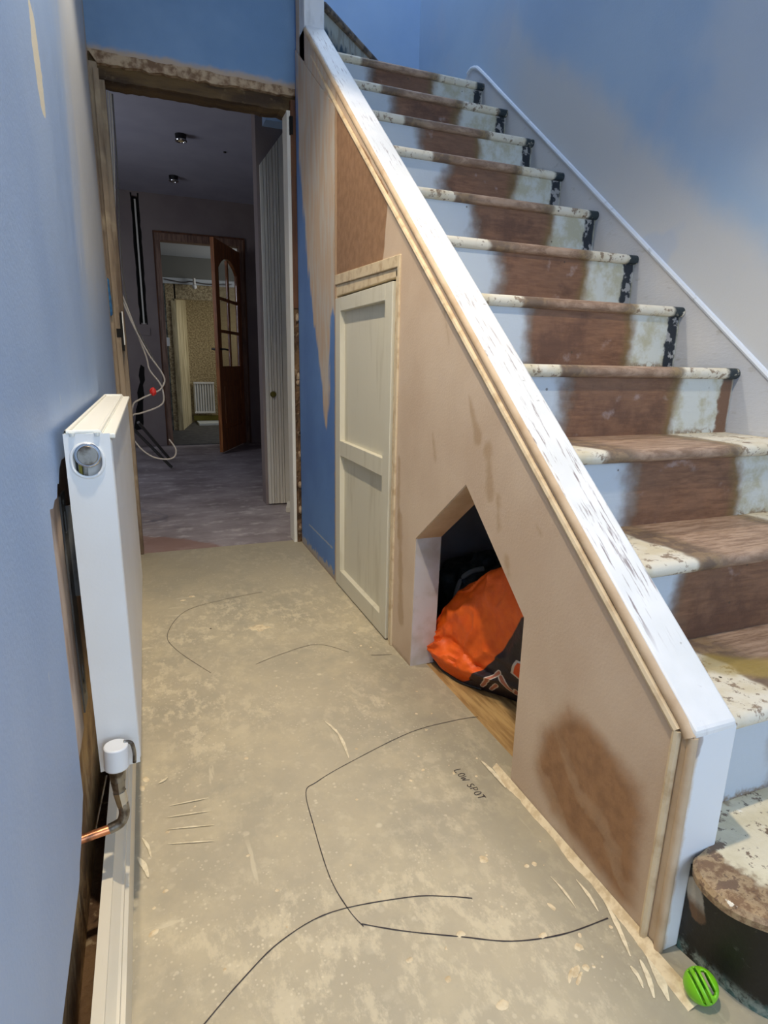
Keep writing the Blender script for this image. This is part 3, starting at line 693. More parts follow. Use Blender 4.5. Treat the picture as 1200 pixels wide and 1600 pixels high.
m = MB(); m.box(XS-.006, XS+.03, 1.640, 1.656, .0, 1.197); m.box(XS-.001, XS+.03, 1.657, 1.676, .0, 1.16); m.build('side_trim', 'bead', CD, bevel=.002)
MB().box(XS-.002, XS+.03, 2.252, 2.262, .0, 1.18).build('side_trim', 'plaster', CD)
MB().box(XS+.018, XS+.03, 1.66, 2.26, .0, 1.16).build('gap_shade_sheet', 'dark', CD)  # dark sheet behind the leaf, standing in for shade in the door gaps

# ------------------------------------------------------------ skirting and marks on the floor
m = MB(); m.prism([(-.118, 0), (-.083, 0), (-.083, .078), (-.0885, .082), (-.0885, .094), (-.092, .096), (-.103, .112), (-.103, .118), (-.118, .120)], 'y', -2.2, 2.84)
struct(m.build('baseboard_left', 'skirt', smooth_=False), 'cream moulded skirting board standing off the hacked left wall', 'skirting')
def at_floor(px, py):
    d = Xc*0
    c = Vector((px-600, py-800, F)); wd = Vector((Xc.dot(c), Yc.dot(c), Zc.dot(c)))
    t = -.9/wd.z; return (wd.x*t, wd.y*t)
lines = [[(410, 925), (350, 937), (290, 955), (262, 990), (275, 1015), (330, 1052)], [(400, 1038), (440, 1022), (495, 1007), (545, 1019)], [(580, 1024), (612, 1023)],
         [(747, 1120), (710, 1126), (640, 1145), (540, 1195), (495, 1222), (478, 1238), (490, 1290), (515, 1370), (545, 1422), (568, 1448)],
         [(565, 1444), (630, 1455), (720, 1464), (800, 1471), (880, 1460), (950, 1435)],
         [(738, 1404), (700, 1401), (640, 1402), (520, 1425), (440, 1470), (375, 1535), (318, 1602)]]
for l, wdt in zip(lines, (.0018, .0018, .002, .0022, .0028, .0026)):
    MB().ribbon([at_floor(*p) for p in l], wdt, .0007).build('marker_line', 'marker', FLOOR, fix=False)
# hand lettering LOW SPOT : reading towards -y, letter tops towards +x
STK = {'L': [[(0, 1), (0, 0), (.55, .05)]], 'O': [[(.3, 1), (.05, .6), (.15, .05), (.5, .1), (.5, .7), (.3, 1)]], 'W': [[(0, .9), (.1, 0), (.35, .6), (.5, 0), (.75, 1)]],
       'S': [[(.5, .9), (.1, .8), (.2, .5), (.5, .35), (.35, 0), (0, .1)]], 'P': [[(0, 0), (.05, 1)], [(.05, 1), (.5, .85), (.4, .5), (.05, .45)]], 'T': [[(.25, 0), (.3, 1)], [(-.05, .95), (.6, 1)]]}
oy, ox = 1.020, .592; m = MB()
for ch in 'LOW SPOT':
    if ch != ' ':
        for s_ in STK[ch]: 
            pts = [(ox+q*.0165, oy-p*.0165) for p, q in s_]
            if len(pts) == 2: pts = [pts[0], ((pts[0][0]+pts[1][0])/2, (pts[0][1]+pts[1][1])/2), pts[1]]
            m.ribbon(pts, .0022, .0008)
    oy -= .0165*(.95 if ch == 'W' else .8 if ch != ' ' else .55); ox += .0009
m.build('handwriting', 'marker', FLOOR, fix=False)
# plaster ridge at the foot of the panel and splashes
random.seed(21)
def blob(pts, z, name='plaster_splash', amp=.25):
    cx = sum(p[0] for p in pts)/len(pts); cy = sum(p[1] for p in pts)/len(pts); n = len(pts)
    vs = [(cx, cy, z)]+[(cx+(p[0]-cx)*.7, cy+(p[1]-cy)*.7, z) for p in pts]+[(p[0], p[1], .0002) for p in pts]
    MB().add(vs, [(0, 1+i, 1+(i+1) % n) for i in range(n)]+[(1+i, n+1+i, n+1+(i+1) % n, 1+(i+1) % n) for i in range(n)]).build(name, 'splash', FLOOR, smooth_=True, fix=False)
def around(c, rx, ry, n=18, amp=.3, rot=0):
    out = []; s0 = random.uniform(0, 50)
    for i in range(n):
        a = 2*math.pi*i/n; r = 1+amp*mnoise.noise(Vector((math.cos(a)*1.5+s0, math.sin(a)*1.5, 0)))*2
        x, y = rx*r*math.cos(a), ry*r*math.sin(a); out.append((c[0]+x*math.cos(rot)-y*math.sin(rot), c[1]+x*math.sin(rot)+y*math.cos(rot)))
    return out
blob(around(at_floor(405, 981), .032, .024), .0016)
for px, py, rx, ry, rot in [(160, 1227, 0, 0, 0)][:0]+[(228, 1218, .006, .010, .3), (222, 1232, .006, .009, .2), (756, 1343, .009, .008, 0), (262, 1300, .004, .004, 0), (823, 1353, .005, .004, 0), (835, 1350, .005, .005, 0),
        (720, 1460, .008, .006, 0), (862, 1417, .004, .009, .3), (848, 1462, .008, .005, 0), (905, 1480, .008, .006, 0), (240, 1458, .009, .005, .5), (385, 1185, .006, .005, 0), (548, 1352, .003, .003, 0),
        (785, 1570, .010, .007, 0), (640, 1500, .006, .004, 0), (700, 1530, .005, .005, 0), (388, 1337, .004, .003, 0), (300, 932, .012, .010, 0), (286, 938, .010, .008, 0), (654, 1182, .003, .003, 0), (745, 1185, .0025, .0025, 0),
        (900, 1518, .011, .005, .6), (892, 1524, .014, .003, .7), (905, 1530, .013, .003, .6), (915, 1512, .006, .006, 0)]:
    blob(around(at_floor(px, py), rx, ry, 12, .2, rot), .001)
random.seed(8)
for i in range(46):     # small flicks of plaster near the panel and scattered over the hall
    y = random.uniform(.45, 1.9); x = random.uniform(-.06, .66) if i % 2 else random.uniform(.45, .66)
    r = random.uniform(.0012, .004); blob(around((x, y), r, r*random.uniform(.6, 1.6), 8, .2, random.uniform(0, 3)), .0006)
# long trowelled ridge
vs = []; n = 70; rd = random.Random(4)
for i in range(n+1):
    y = 1.0-.56*i/n; wv = .010+.012*abs(mnoise.noise(Vector((y*9, 0, 2))))+(.018*max(0, (.62-y)/.18))
    x = XS-.0005 if y > .525 else XS-.0005+.02*(.525-y)
    vs += [(x, y, .010 if y > .53 else .004), (x-wv*.5, y, .005+.002*mnoise.noise(Vector((y*60, 3, 0)))), (x-wv-.003*abs(mnoise.noise(Vector((y*45, 7, 0)))), y, .0003)]
fs = [(3*i+j, 3*i+j+1, 3*i+j+4, 3*i+j+3) for i in range(n) for j in range(2)]
MB().add(vs, fs).build('plaster_ridge', 'splash', FLOOR, smooth_=True, fix=False)
for k, (a, b, wd) in enumerate([((1010, 1490), (1045, 1565), .010), ((1000, 1500), (1022, 1560), .007), ((985, 1510), (1005, 1545), .006), ((940, 1400), (985, 1495), .006), ((900, 1375), (935, 1425), .004), ((860, 1370), (900, 1420), .003),
                                ((525, 1140), (545, 1185), .006), ((508, 1128), (530, 1150), .005), ((215, 1340), (232, 1372), .008), ((222, 1310), (236, 1340), .004), ((262, 1320), (335, 1315), .003), ((262, 1297), (335, 1290), .003), ((262, 1278), (330, 1268), .003), ((265, 1260), (325, 1248), .003),
                                ((248, 1225), (262, 1215), .004), ((752, 1190), (790, 1232), .008)]):
    A, Bp = at_floor(*a), at_floor(*b); mid = ((A[0]+Bp[0])/2+.003, (A[1]+Bp[1])/2)
    MB().ribbon([A, mid, Bp], wd*1.15, .0009+.0001*k, True).build('plaster_streak', 'thin_splash', FLOOR, fix=False)

# ------------------------------------------------------------ radiator
RD = thing('radiator', 'white panel radiator with cutout end cap on the blue left wall', 'radiator', (-.077, 1.32, .28))
ry0, ry1, rz0, rz1, rx0, rx1 = .88, 1.765, .285, .803, -.107, -.0495
m = MB(); m.box(rx1-.012, rx1, ry0+.012, ry1, rz0, rz1-.010); m.build('front_panel', 'rad', RD, bevel=.004)
MB().box(rx0, rx0+.010, ry0+.012, ry1, rz0+.01, rz1-.012).build('back_panel', 'rad', RD, bevel=.003)
def stad(cx, z0, z1, r, n=12):
    return [(cx+r*math.cos(math.pi*i/n), z1-r+r*math.sin(math.pi*i/n)) for i in range(n+1)]+[(cx+r*math.cos(math.pi+math.pi*i/n), z0+r+r*math.sin(math.pi+math.pi*i/n)) for i in range(n+1)]
hole = stad(-.0805, .742, .796-.008, .0185)
ec = MB().prism([(rx0, rz0), (rx1-.001, rz0+.004), (rx1-.001, rz1-.002), (rx0, rz1-.002)], 'y', ry0, ry0+.003, holes=[hole]).build('end_panel', 'rad', RD)
hh = stad(-.0805, .742, .788, .0195); m = MB(); m.tube([(p[0], ry0-.0005, p[1]) for p in hh+hh[:1]], .0022, 8, caps=False); m.build('cutout_rim', 'rad', ec)
m = MB(); m.box(rx0+.002, rx1-.010, ry0+.001, ry1, rz1-.004, rz1-.001); m.build('top_grille', 'rad_top', RD)
m = MB()
m.tube([(rx0+.004, ry0+.002, rz1), (rx0+.004, ry1-.004, rz1), (rx1-.014, ry1-.004, rz1), (rx1-.014, ry0+.002, rz1), (rx0+.004, ry0+.002, rz1)], .003, 8, caps=False)
m.build('grille_rim', 'rad_top', RD)
m = MB(); m.box(rx1-.0115, rx1+.0055, ry0+.008, ry1, rz1-.010, rz1-.003); m.build('top_lip', 'rad_top', RD, bevel=.002)
for x in (-.096, -.066): MB().tube([(x, ry0-.001, rz1-.001), (x, ry0-.0015, rz1-.005)], [.004, .003], 8).build('end_clip', 'rad_top', RD)
MB().box(rx1-.0135, rx1-.0120, ry0+.004, ry1-.01, rz1-.006, rz1-.001).build('top_seam', 'dullmetal', RD)
# blanking nut in the cut-out
vn = MB(); vn.cyl((-.0795, ry0+.02, .7725), (-.0795, ry0-.004, .7725), .0168, .0168, 28); vo = vn.build('blanking_nut', 'chrome', RD, bevel=.002)
m = MB(); m.cyl((-.0795, ry0-.0035, .7725), (-.0795, ry0-.007, .7725), .0135, .0128, 28); m.build('nut_face', 'dullmetal', vo, bevel=.0008)
MB().box(-.093, -.089, ry0+.008, ry0+.05, .73, .80).build('inner_fin', 'brass', RD)
MB().box(-.087, -.083, ry0+.012, ry0+.05, .73, .80).build('inner_fin', 'dullmetal', RD)
MB().box(rx0+.012, rx1-.014, ry0+.02, ry0+.03, .33, .795).build('inner_baffle', 'rad', RD)
for i in range(16):
    MB().box(rx0+.011, rx1-.0135, ry0+.06+i*.05, ry0+.062+i*.05, rz0+.02, rz1-.02).build('convector_fin', 'rad', RD)
# wall bracket (galvanised strip with slots)
br = MB().prism([(1.036, .30), (1.086, .30), (1.086, .685), (1.036, .685)], 'x', -.142, -.139, holes=[[(1.052, .62), (1.068, .62), (1.068, .655), (1.052, .655)], [(1.052, .345), (1.068, .345), (1.068, .38), (1.052, .38)], [(1.056, .667), (1.064, .667), (1.064, .675), (1.056, .675)], [(1.056, .325), (1.064, .325), (1.064, .333), (1.056, .333)]]).build('wall_bracket', 'galv', RD)
MB().box(-.140, rx0, 1.08, 1.084, .50, .66).build('bracket_arm', 'galv', br)
# thermostatic valve
vx, vy = -.0815, .852
tv = MB().cyl((vx, vy, .308), (vx+.0015, vy, .345), .0175, .0170, 28).build('valve_cap', 'white', RD, bevel=.002)
m = MB(); m.cyl((vx, vy, .285), (vx, vy, .310), .0105, .0125, 16); m.cyl((vx, vy, .262), (vx, vy, .287), .0085, .0115, 6); m.cyl((vx, vy, .272), (vx+.002, ry0+.03, .300), .0085, .0085, 12)
m.build('valve_body', 'dullmetal', tv)
m = MB(); m.cyl((vx+.003, vy-.001, .240), (vx, vy, .266), .008, .0095, 8); m.build('compression_nut', 'chrome', tv)
m = MB(); m.tube(smooth([(vx+.012, vy+.004, .345), (vx+.022, vy+.006, .340), (vx+.025, vy+.007, .322), (vx+.024, vy+.007, .305)], 5), .0028, 8); m.build('valve_guard', 'dullmetal', tv)
m = MB(); m.tube(smooth([(vx+.003, vy-.001, .245), (vx+.004, vy-.002, .228), (vx-.002, vy-.004, .214), (vx-.018, vy-.006, .2085)], 6), .0078, 12); m.build('elbow', 'dullmetal', RD)
m = MB(); m.tube([(vx-.016, vy-.006, .2086), (-.150, vy-.016, .2086)], .0068, 12); m.build('copper_tail', 'copper', RD)
MB().tube([(vx-.016, vy+.01, .29), (-.121, vy+.008, .20)], .0012, 6).build('chain', 'dullmetal', RD)
# ------------------------------------------------------------ green toy ball
TB = Vector((.694, .449, .0235)); tb = thing('toy_ball', 'lime green slotted rubber ball by the bottom stair', 'ball', (TB.x, TB.y, 0))
bm = bmesh.new(); bmesh.ops.create_uvsphere(bm, u_segments=48, v_segments=40, radius=.0235)
dele = []
for f in bm.faces:
    c = f.calc_center_median().normalized(); z = c.z; a = math.atan2(c.y, c.x)
    band = abs(z-.46) < .17 or abs(z-.06) < .09 or abs(z+.30) < .09
    half = 1.0 if z > .25 else 1.25
    if band and (abs(a) < half*(1-.25*abs(z-.46)/.17 if z > .25 else 1) or abs(abs(a)-math.pi) < .9): dele.append(f)
bmesh.ops.delete(bm, geom=dele, context='FACES')
za = Vector((.84, -.30, .42)).normalized(); xa = (Vector((0, 0, .9))-TB); xa = (xa-xa.dot(za)*za).normalized(); ya = za.cross(xa)
rot = Matrix((xa, ya, za)).transposed()
vv = [tuple(TB+rot @ v.co) for v in bm.verts]; ff = [tuple(v.index for v in f.verts) for f in bm.faces]; bm.free()
o = MB().add(vv, ff).build('slotted_shell', 'toy', tb, smooth_=True, fix=False)
md = o.modifiers.new('thick', 'SOLIDIFY'); md.thickness = .0032; md.offset = -1

# ------------------------------------------------------------ orange bag
BG = thing('orange_bag', 'crumpled orange bag with navy base and lettering in the storage hole', 'bag', (.93, 1.25, -.003))
def f_bag(g):
    n = g.noise(30, 4); f = g.noise(220, 2)
    d1 = g.poly(g.u, g.v, [(.28, -.2), (.30, .0), (.60, .40), (.74, .50), (1.2, .6), (1.2, -.2)]).mn(g.poly(g.u, g.v, [(.60, .40), (.762, .683), (.9, .8), (1.2, .8), (1.2, .2), (.60, .2)]))
    c = g.mix(d1.sm(.004, -.004), g.mix(n.sm(.3, .7), C(240, 104, 22), C(226, 90, 18)), C(34, 27, 38))
    d2 = g.poly(g.u, g.v, [(.705, .365), (.735, .46), (.95, .5), (.95, .25)])
    c = g.mix(d2.sm(.004, -.004), c, C(222, 84, 26))
    d3 = d2.ab(); c = g.mix(d3.sm(.008, .004), c, C(200, 196, 192))
    def bar(a, b, r):
        nonlocal c
        d = g.caps(g.u*1.7, g.v, (a[0]*1.7, a[1]), (b[0]*1.7, b[1]))
        c = g.mix(d.sm(r+.010, r+.007), c, C(206, 196, 188)); c = g.mix(d.sm(r, r-.003), c, C(176, 110, 90))
    bar((.515, .11), (.642, .325), .016); bar((.655, .295), (.705, .20), .016); bar((.575, .09), (.632, .19), .013); bar((.720, .17), (.735, .22), .013)
    return dict(col=c, rough=.5, bump=(n+f*.3, .35, .006))
MT['bag'] = mk('orange_nylon', f_bag)
ctrl = [  # rows from the base up and over the back, columns left to right
 [(.770, 1.50, .020), (.775, 1.44, .000), (.792, 1.36, .000), (.832, 1.30, .000), (.875, 1.24, .000), (.93, 1.14, .000), (.96, 1.02, .000)],
 [(.763, 1.525, .030), (.768, 1.44, .030), (.780, 1.36, .030), (.815, 1.295, .040), (.855, 1.225, .045), (.90, 1.12, .045), (.93, 1.01, .05)],
 [(.762, 1.53, .045), (.770, 1.455, .085), (.782, 1.375, .095), (.805, 1.30, .10), (.835, 1.205, .12), (.865, 1.10, .12), (.90, 1.00, .12)],
 [(.765, 1.53, .060), (.790, 1.475, .135), (.800, 1.39, .165), (.815, 1.30, .20), (.825, 1.20, .22), (.845, 1.09, .22), (.87, .99, .20)],
 [(.775, 1.53, .065), (.825, 1.50, .19), (.835, 1.42, .25), (.835, 1.32, .305), (.830, 1.205, .335), (.84, 1.09, .33), (.86, .99, .29)],
 [(.79, 1.535, .06), (.865, 1.51, .205), (.88, 1.43, .285), (.875, 1.33, .355), (.865, 1.20, .405), (.87, 1.08, .40), (.88, .99, .34)],
 [(.82, 1.54, .05), (.94, 1.52, .17), (.98, 1.44, .25), (.98, 1.33, .33), (.98, 1.20, .38), (.97, 1.08, .36), (.96, .99, .30)],
 [(.84, 1.53, .01), (1.0, 1.52, .01), (1.06, 1.44, .01), (1.08, 1.33, .01), (1.08, 1.20, .01), (1.05, 1.08, .01), (1.0, .99, .01)]]
NU, NV = 72, 84
def cr(P, t):
    n = len(P)-1; i = min(int(t*n), n-1); f = t*n-i
    p0, p1, p2, p3 = (Vector(P[max(i-1, 0)]), Vector(P[i]), Vector(P[i+1]), Vector(P[min(i+2, n)]))
    return .5*((2*p1)+(-p0+p2)*f+(2*p0-5*p1+4*p2-p3)*f*f+(-p0+3*p1-3*p2+p3)*f**3)
vs, uv = [], []
for j in range(NV+1):
    v = j/NV; row = [cr([ctrl[r][c] for r in range(8)], v) for c in range(7)]
    for i in range(NU+1):
        u = i/NU; p = cr(row, u); q = Vector((u*5, v*6, 0))
        rdg = 1-abs(mnoise.noise(q+Vector((4, 2, 0))))*2
        d = .022*mnoise.noise(q*.8)+.030*max(0, rdg-.6)*(1 if v > .12 else .3)+.007*mnoise.noise(q*2.6)+.003*mnoise.noise(q*7)
        d += .016*math.exp(-((v-.19)/.03)**2)-.014*math.exp(-((v-.27-.06*math.sin(u*7))/.025)**2)*(1 if u < .62 else .4)
        p = p+Vector((-.75, -.3, .35))*d*min(1, v*10); p.z = max(p.z, -.002)
        vs.append(tuple(p)); uv.append((u, v/.75))
m = MB(); m.add(vs, [(j*(NU+1)+i, j*(NU+1)+i+1, (j+1)*(NU+1)+i+1, (j+1)*(NU+1)+i) for j in range(NV) for i in range(NU)]); m.uv = uv
m.build('bag_body', 'bag', BG, smooth_=True, fix=False)
m = MB(); m.tube(smooth([(.770, 1.49, .010), (.773, 1.44, .003), (.789, 1.36, .003), (.829, 1.30, .003)], 6), .004, 6); m.build('base_piping', 'black', BG)
# black rucksack behind it
MT['nylon'] = mk('black_nylon', lambda g: dict(col=g.mix(g.noise(20, 4).sm(.4, .65), C(48, 50, 50), C(92, 96, 92)), bump=(g.noise(40, 4), .4, .008)), rough=.5)
MT['greyweb'] = mk('grey_webbing', col=C(190, 190, 182), rough=.6)
RK = thing('rucksack', 'crumpled black rucksack with grey straps behind the orange bag', 'bag', (1.12, 1.62, -.003))
bm = bmesh.new(); bmesh.ops.create_icosphere(bm, subdivisions=5, radius=1); vv = []
for v in bm.verts:
    c = v.co.copy(); e = Vector([math.copysign(abs(t)**.7, t) for t in c]); d = 1+.22*mnoise.noise(c*1.8)+.10*mnoise.noise(c*4)
    vv.append((1.14+e.x*.22*d, 1.72+e.y*.11*d, max(-.002, .125+e.z*.135*d)))
ff = [tuple(v.index for v in f.verts) for f in bm.faces]; bm.free()
MB().add(vv, ff).build('rucksack_body', 'nylon', RK, smooth_=True)
m = MB(); m.tube(smooth([(.935, 1.68, .03), (.925, 1.66, .10), (.94, 1.65, .19), (.975, 1.64, .225), (1.02, 1.64, .23)], 6), .009, 8); m.build('side_strap', 'greyweb', RK)
m = MB(); m.tube(smooth([(.935, 1.63, .08), (1.0, 1.60, .11), (1.08, 1.60, .13), (1.15, 1.60, .14)], 6), .006, 8); m.build('piping', 'greyweb', RK)
m = MB(); m.tube([(1.12+.022*math.cos(a), 1.605, .20+.022*math.sin(a)) for a in [i*2*math.pi/14 for i in range(15)]], .005, 6, caps=False); m.build('ring', 'greyweb', RK)

# ------------------------------------------------------------ cables
def cable(name, label, pts, r=.0038, mt='cable', z0=None, group=None):
    o = MB().tube(smooth(pts, 8), r, 7).build(name, mt); tag(o, label, 'cable', group); return o
cable('electrical_cable', 'pale cable looping out from the left jamb to the radiator top', [(-.060, 2.995, 1.955), (-.066, 2.99, 1.70), (-.082, 2.975, 1.42), (-.094, 2.965, 1.25), (-.052, 2.985, 1.09), (.016, 3.0, .93), (.068, 3.0, .845), (.082, 3.0, .800), (.06, 2.99, .762), (.028, 2.98, .745), (-.03, 2.97, .718), (-.063, 2.97, .690), (-.075, 2.97, .60)])
cable('electrical_cable', 'pale cable hanging in the longest loop right of the jamb', [(-.050, 3.003, 1.955), (-.058, 2.998, 1.70), (-.076, 2.983, 1.42), (-.087, 2.975, 1.25), (-.048, 2.99, 1.10), (.008, 3.005, .915), (.02, 3.005, .85), (.060, 3.005, .790), (.072, 3.0, .745), (.068, 3.0, .700), (.03, 2.99, .675), (-.03, 2.98, .655), (-.070, 2.98, .640), (-.08, 2.98, .56)])
cable('electrical_cable', 'dark cable running straight down beside the left timber', [(-.043, 3.01, 1.955), (-.047, 3.008, 1.70), (-.055, 3.0, 1.5), (-.06, 3.0, 1.3), (-.056, 3.0, 1.18), (-.04, 3.0, 1.08), (.03, 3.01, .92), (.074, 3.01, .83), (.078, 3.005, .79), (.05, 2.995, .755), (-.01, 2.99, .728), (-.068, 2.985, .69)], .003, 'cable_dark')
cable('electrical_cable', 'pale cable curling along the floor at the jamb foot', [(-.20, 2.968, .66), (-.13, 3.02, .61), (-.078, 3.05, .53), (-.040, 3.05, .475), (.01, 3.05, .437), (.07, 3.05, .425), (.105, 3.05, .437), (.112, 3.05, .475), (.085, 3.05, .522)])
RC = MB(); bm = bmesh.new(); bmesh.ops.create_icosphere(bm, subdivisions=3, radius=1)
vv = [(.028+v.co.x*.013*(1+.5*mnoise.noise(v.co*3)), 2.978+v.co.y*.012, .752+v.co.z*.019*(1+.5*mnoise.noise(v.co*3+Vector((5, 0, 0))))) for v in bm.verts]; ff = [tuple(v.index for v in f.verts) for f in bm.faces]; bm.free()
tag(RC.add(vv, ff).build('cable_tie', 'red'), 'red tape wrapped round the loose cables', 'tape')
def at_y(px, py, y):
    c = Vector((px-600, py-800, F)); wd = Vector((Xc.dot(c), Yc.dot(c), Zc.dot(c))); t = y/wd.y; return Vector((wd.x*t, y, .9+wd.z*t))
for a, b, lb in [((216, 660, 5.3), (264, 716, 5.75), 'upper of the two thin grey bars leaning to the floor'), ((206, 668, 5.1), (268, 730, 5.28), 'lower of the two thin grey bars leaning to the floor')]:
    o = MB().tube([at_y(*a), at_y(*b)], .013, 8).build('metal_bar', 'cable_dark'); tag(o, lb, 'bar')

# ------------------------------------------------------------ middle room
YF = 6.77
struct(MB().prism([(-2.4, YW+.1), (.70, YW+.1), (.70, 3.75), (2.4, 3.75), (2.4, YF+.1), (-2.4, YF+.1)], 'z', 2.47, 2.57).build('ceiling', 'room2_ceiling'), 'white ceiling of the middle room with two spotlights', 'ceiling')
dx0, dx1, dz1 = .170, 1.060, 2.125
FW = struct(MB().prism([(-2.4, -.1), (2.4, -.1), (2.4, 2.5), (-2.4, 2.5)], 'y', YF, YF+.1, holes=[[(dx0+.002, -.02), (dx1-.002, -.02), (dx1-.002, dz1-.002), (dx0+.002, dz1-.002)], [(-.0, 1.25), (.050, 1.25), (.050, 2.43), (-.0, 2.43)]]).build('wall_back', 'room2', smooth_=False), 'taupe far wall with pine door frame and black cable chase', 'wall')
B(-.02, .07, YF+.06, YF+.099, 1.2, 2.46).build('chase_backing', 'dark', FW)
m = MB(); random.seed(2)
for s_ in (0, 1):
    pts = []
    for i in range(26):
        z = 1.235+(2.455-1.235)*i/25; pts.append((z, random.uniform(.008, .016)))
    for i in range(25):
        z, w1 = pts[i]; z2, w2 = pts[i+1]; e = 0 if s_ == 0 else .050; sg = -1 if s_ == 0 else 1
        m.add([(e, YF-.0015, z), (e+sg*w1, YF-.0015, z), (e+sg*w2, YF-.0015, z2), (e, YF-.0015, z2)], [(0, 1, 2, 3)])
m.build('chase_dark_edge', 'dark', FW, fix=False)  # flat dark strips with ragged outer edges beside the chase
MB().box(.018, .034, YF-.004, YF+.01, 1.24, 2.40).build('cable_conduit', 'boardwhite', FW)
MB().box(-.01, .08, YF-.012, YF, 1.13, 1.2).build('patch_plate', 'room2', FW)
random.seed(9); L_ = jag((-.035, .84), (-.15, .16), 12, .010); R_ = jag((-.06, .18), (.0, .86), 12, .010)
MB().prism(L_+[(-.15, .16)]+R_, 'y', YF-.002, YF+.001).build('hacked_slot_shade', 'dark', FW)  # flat near-black patch on the wall, imitating the shade inside a slot
struct(B(-2.5, -2.4, YW, YF+.1, -.1, 2.57).build('wall_left', 'room2'), 'left wall of the middle room', 'wall')
struct(B(2.4, 2.5, YW, YF+.1, -.1, 2.57).build('wall_right', 'room2'), 'right wall of the middle room', 'wall')
struct(B(-2.4, -.19, YW+.005, YW+.105, -.1, 2.57).build('wall_front', 'room2'), 'near wall of the middle room left of the opening', 'wall')
struct(B(.715, 2.4, YW+.05, YW+.15, -.1, 1.97).build('wall_front', 'room2'), 'near wall of the middle room right of the opening', 'wall')
struct(B(.67, 2.4, 3.745, 3.86, -.1, 2.47).build('wall_right', 'room2'), 'dark taupe cross wall behind the white boarding', 'wall')
# white vertical boarding with a sloping head
WB = thing('vertical_boarding', 'old white vertical boarding with sloping top and tarnished latch', 'boarding', (.76, 3.72, 0))
xs = [.684, .703, .722, .735, .756, .775, .79, .90, 1.02]
for i in range(len(xs)-1):
    a, b = xs[i]+.0015, xs[i+1]-.0015; th = .011 if i % 2 == 0 else .008
    zt = lambda x: 1.985+(x-.694)*1.32
    MB().prism([(a, .006), (b, .006), (b, zt(b)), (a, zt(a))], 'y', 3.728-th, 3.742).build('board', 'boardwhite', WB)
m = MB(); m.cyl((.729, 3.718, .70), (.729, 3.700, .70), .020, .014, 14); m.build('latch', 'brass', WB)
OC = MB().prism([(.745, 3.50), (.80, 3.50), (.83, 3.66), (.79, 3.66)], 'z', -.004, .03).build('timber_offcut', 'boardwhite', bevel=.004)
tag(OC, 'pale timber offcut on the floor by the white boarding', 'offcut')
# ceiling spots
for x, y, lb in ((.361, 5.012, 'nearer round ceiling spotlight beyond the doorway'), (.358, 6.091, 'farther round ceiling spotlight beyond the doorway')):
    t = thing('ceiling_spotlight', lb, 'light', (x, y, 2.47), 'ceiling spotlights in the middle room')
    MB().cyl((x, y, 2.47), (x, y, 2.435), .040, .036, 24).build('fitting', 'black', t)
    MB().tube([(x+.036*math.cos(a), y+.036*math.sin(a), 2.430) for a in [i*2*math.pi/24 for i in range(25)]], .007, 8, caps=False).build('chrome_ring', 'chrome', t)
    MB().cyl((x, y, 2.434), (x, y, 2.426), .028, .022, 20).build('lamp_glass', 'chrome', t)
tag(MB().cyl((.70, 5.25, 2.47), (.70, 5.25, 2.462), .012, .010, 12).build('ceiling_hook', 'black'), 'small dark fixing on the ceiling right of the spotlights', 'fixing')
# pine frame and glazed door
DF = struct(MB().prism([(dx0, 0), (dx0+.062, 0), (dx0+.062, 2.045), (dx1-.062, 2.045), (dx1-.062, 0), (dx1, 0), (dx1, dz1), (dx0, dz1)], 'y', YF-.015, YF+.098).build('door_1', 'pine_frame', bevel=.003, smooth_=False), 'brown pine door frame in the far wall', 'door frame')
m = MB(); m.prism([(dx0-.004, 0), (dx0+.010, 0), (dx0+.010, dz1-.01), (dx1-.012, dz1-.01), (dx1-.012, 0), (dx1+.004, 0), (dx1+.004, dz1+.006), (dx0-.004, dz1+.006)], 'y', YF-.022, YF-.015); m.build('architrave', 'reddish', DF)
H = Vector((.985, 6.735, 0)); E_ = Vector((.640, 5.985, 0)); dv = (E_-H).normalized(); WD = .80; nv = Vector((-dv.y, dv.x, 0)); TH = .035
GD = thing('glazed_door', 'varnished pine glazed door standing open', 'door', (H.x, H.y, 0))
def lp_(poly, t0, t1, name, mt='pine', bevel=.002, par=None, holes=()):
    # poly in (along, z); along measured from the hinge
    m = MB(); m.prism([(p[0], p[1]) for p in poly], 'y', t0, t1, holes=[[(q[0], q[1]) for q in h] for h in holes])
    m.v = [tuple(H+dv*v[0]+nv*v[1]+Vector((0, 0, v[2]))) for v in m.v]
    return m.build(name, mt, par or GD, bevel=bevel)
R4 = lambda a, b, c, d: [(a, c), (b, c), (b, d), (a, d)]
zb, zt_ = .012, 1.985; s1 = .105
lp_(R4(0, s1, zb, zt_), -TH/2, TH/2, 'stile'); lp_(R4(WD-s1, WD, zb, zt_), -TH/2, TH/2, 'stile')
lp_(R4(s1, WD-s1, zb, .23), -TH/2, TH/2, 'rail'); lp_(R4(s1, WD-s1, .70, .84), -TH/2, TH/2, 'rail')
cw = (WD-2*s1); arch = [(s1, zt_), (s1, 1.74)]+[(s1+cw*i/12, 1.74+.115*math.sin(math.pi*i/12)**.8) for i in range(1, 12)]+[(WD-s1, 1.74), (WD-s1, zt_)]
lp_(arch, -TH/2, TH/2, 'arched_rail')
lp_(R4(WD/2-.016, WD/2+.016, .84, 1.84), -TH/2+.004, TH/2-.004, 'glazing_bar')
for z in (1.17, 1.47): lp_(R4(s1, WD-s1, z-.014, z+.014), -TH/2+.005, TH/2-.005, 'glazing_bar')
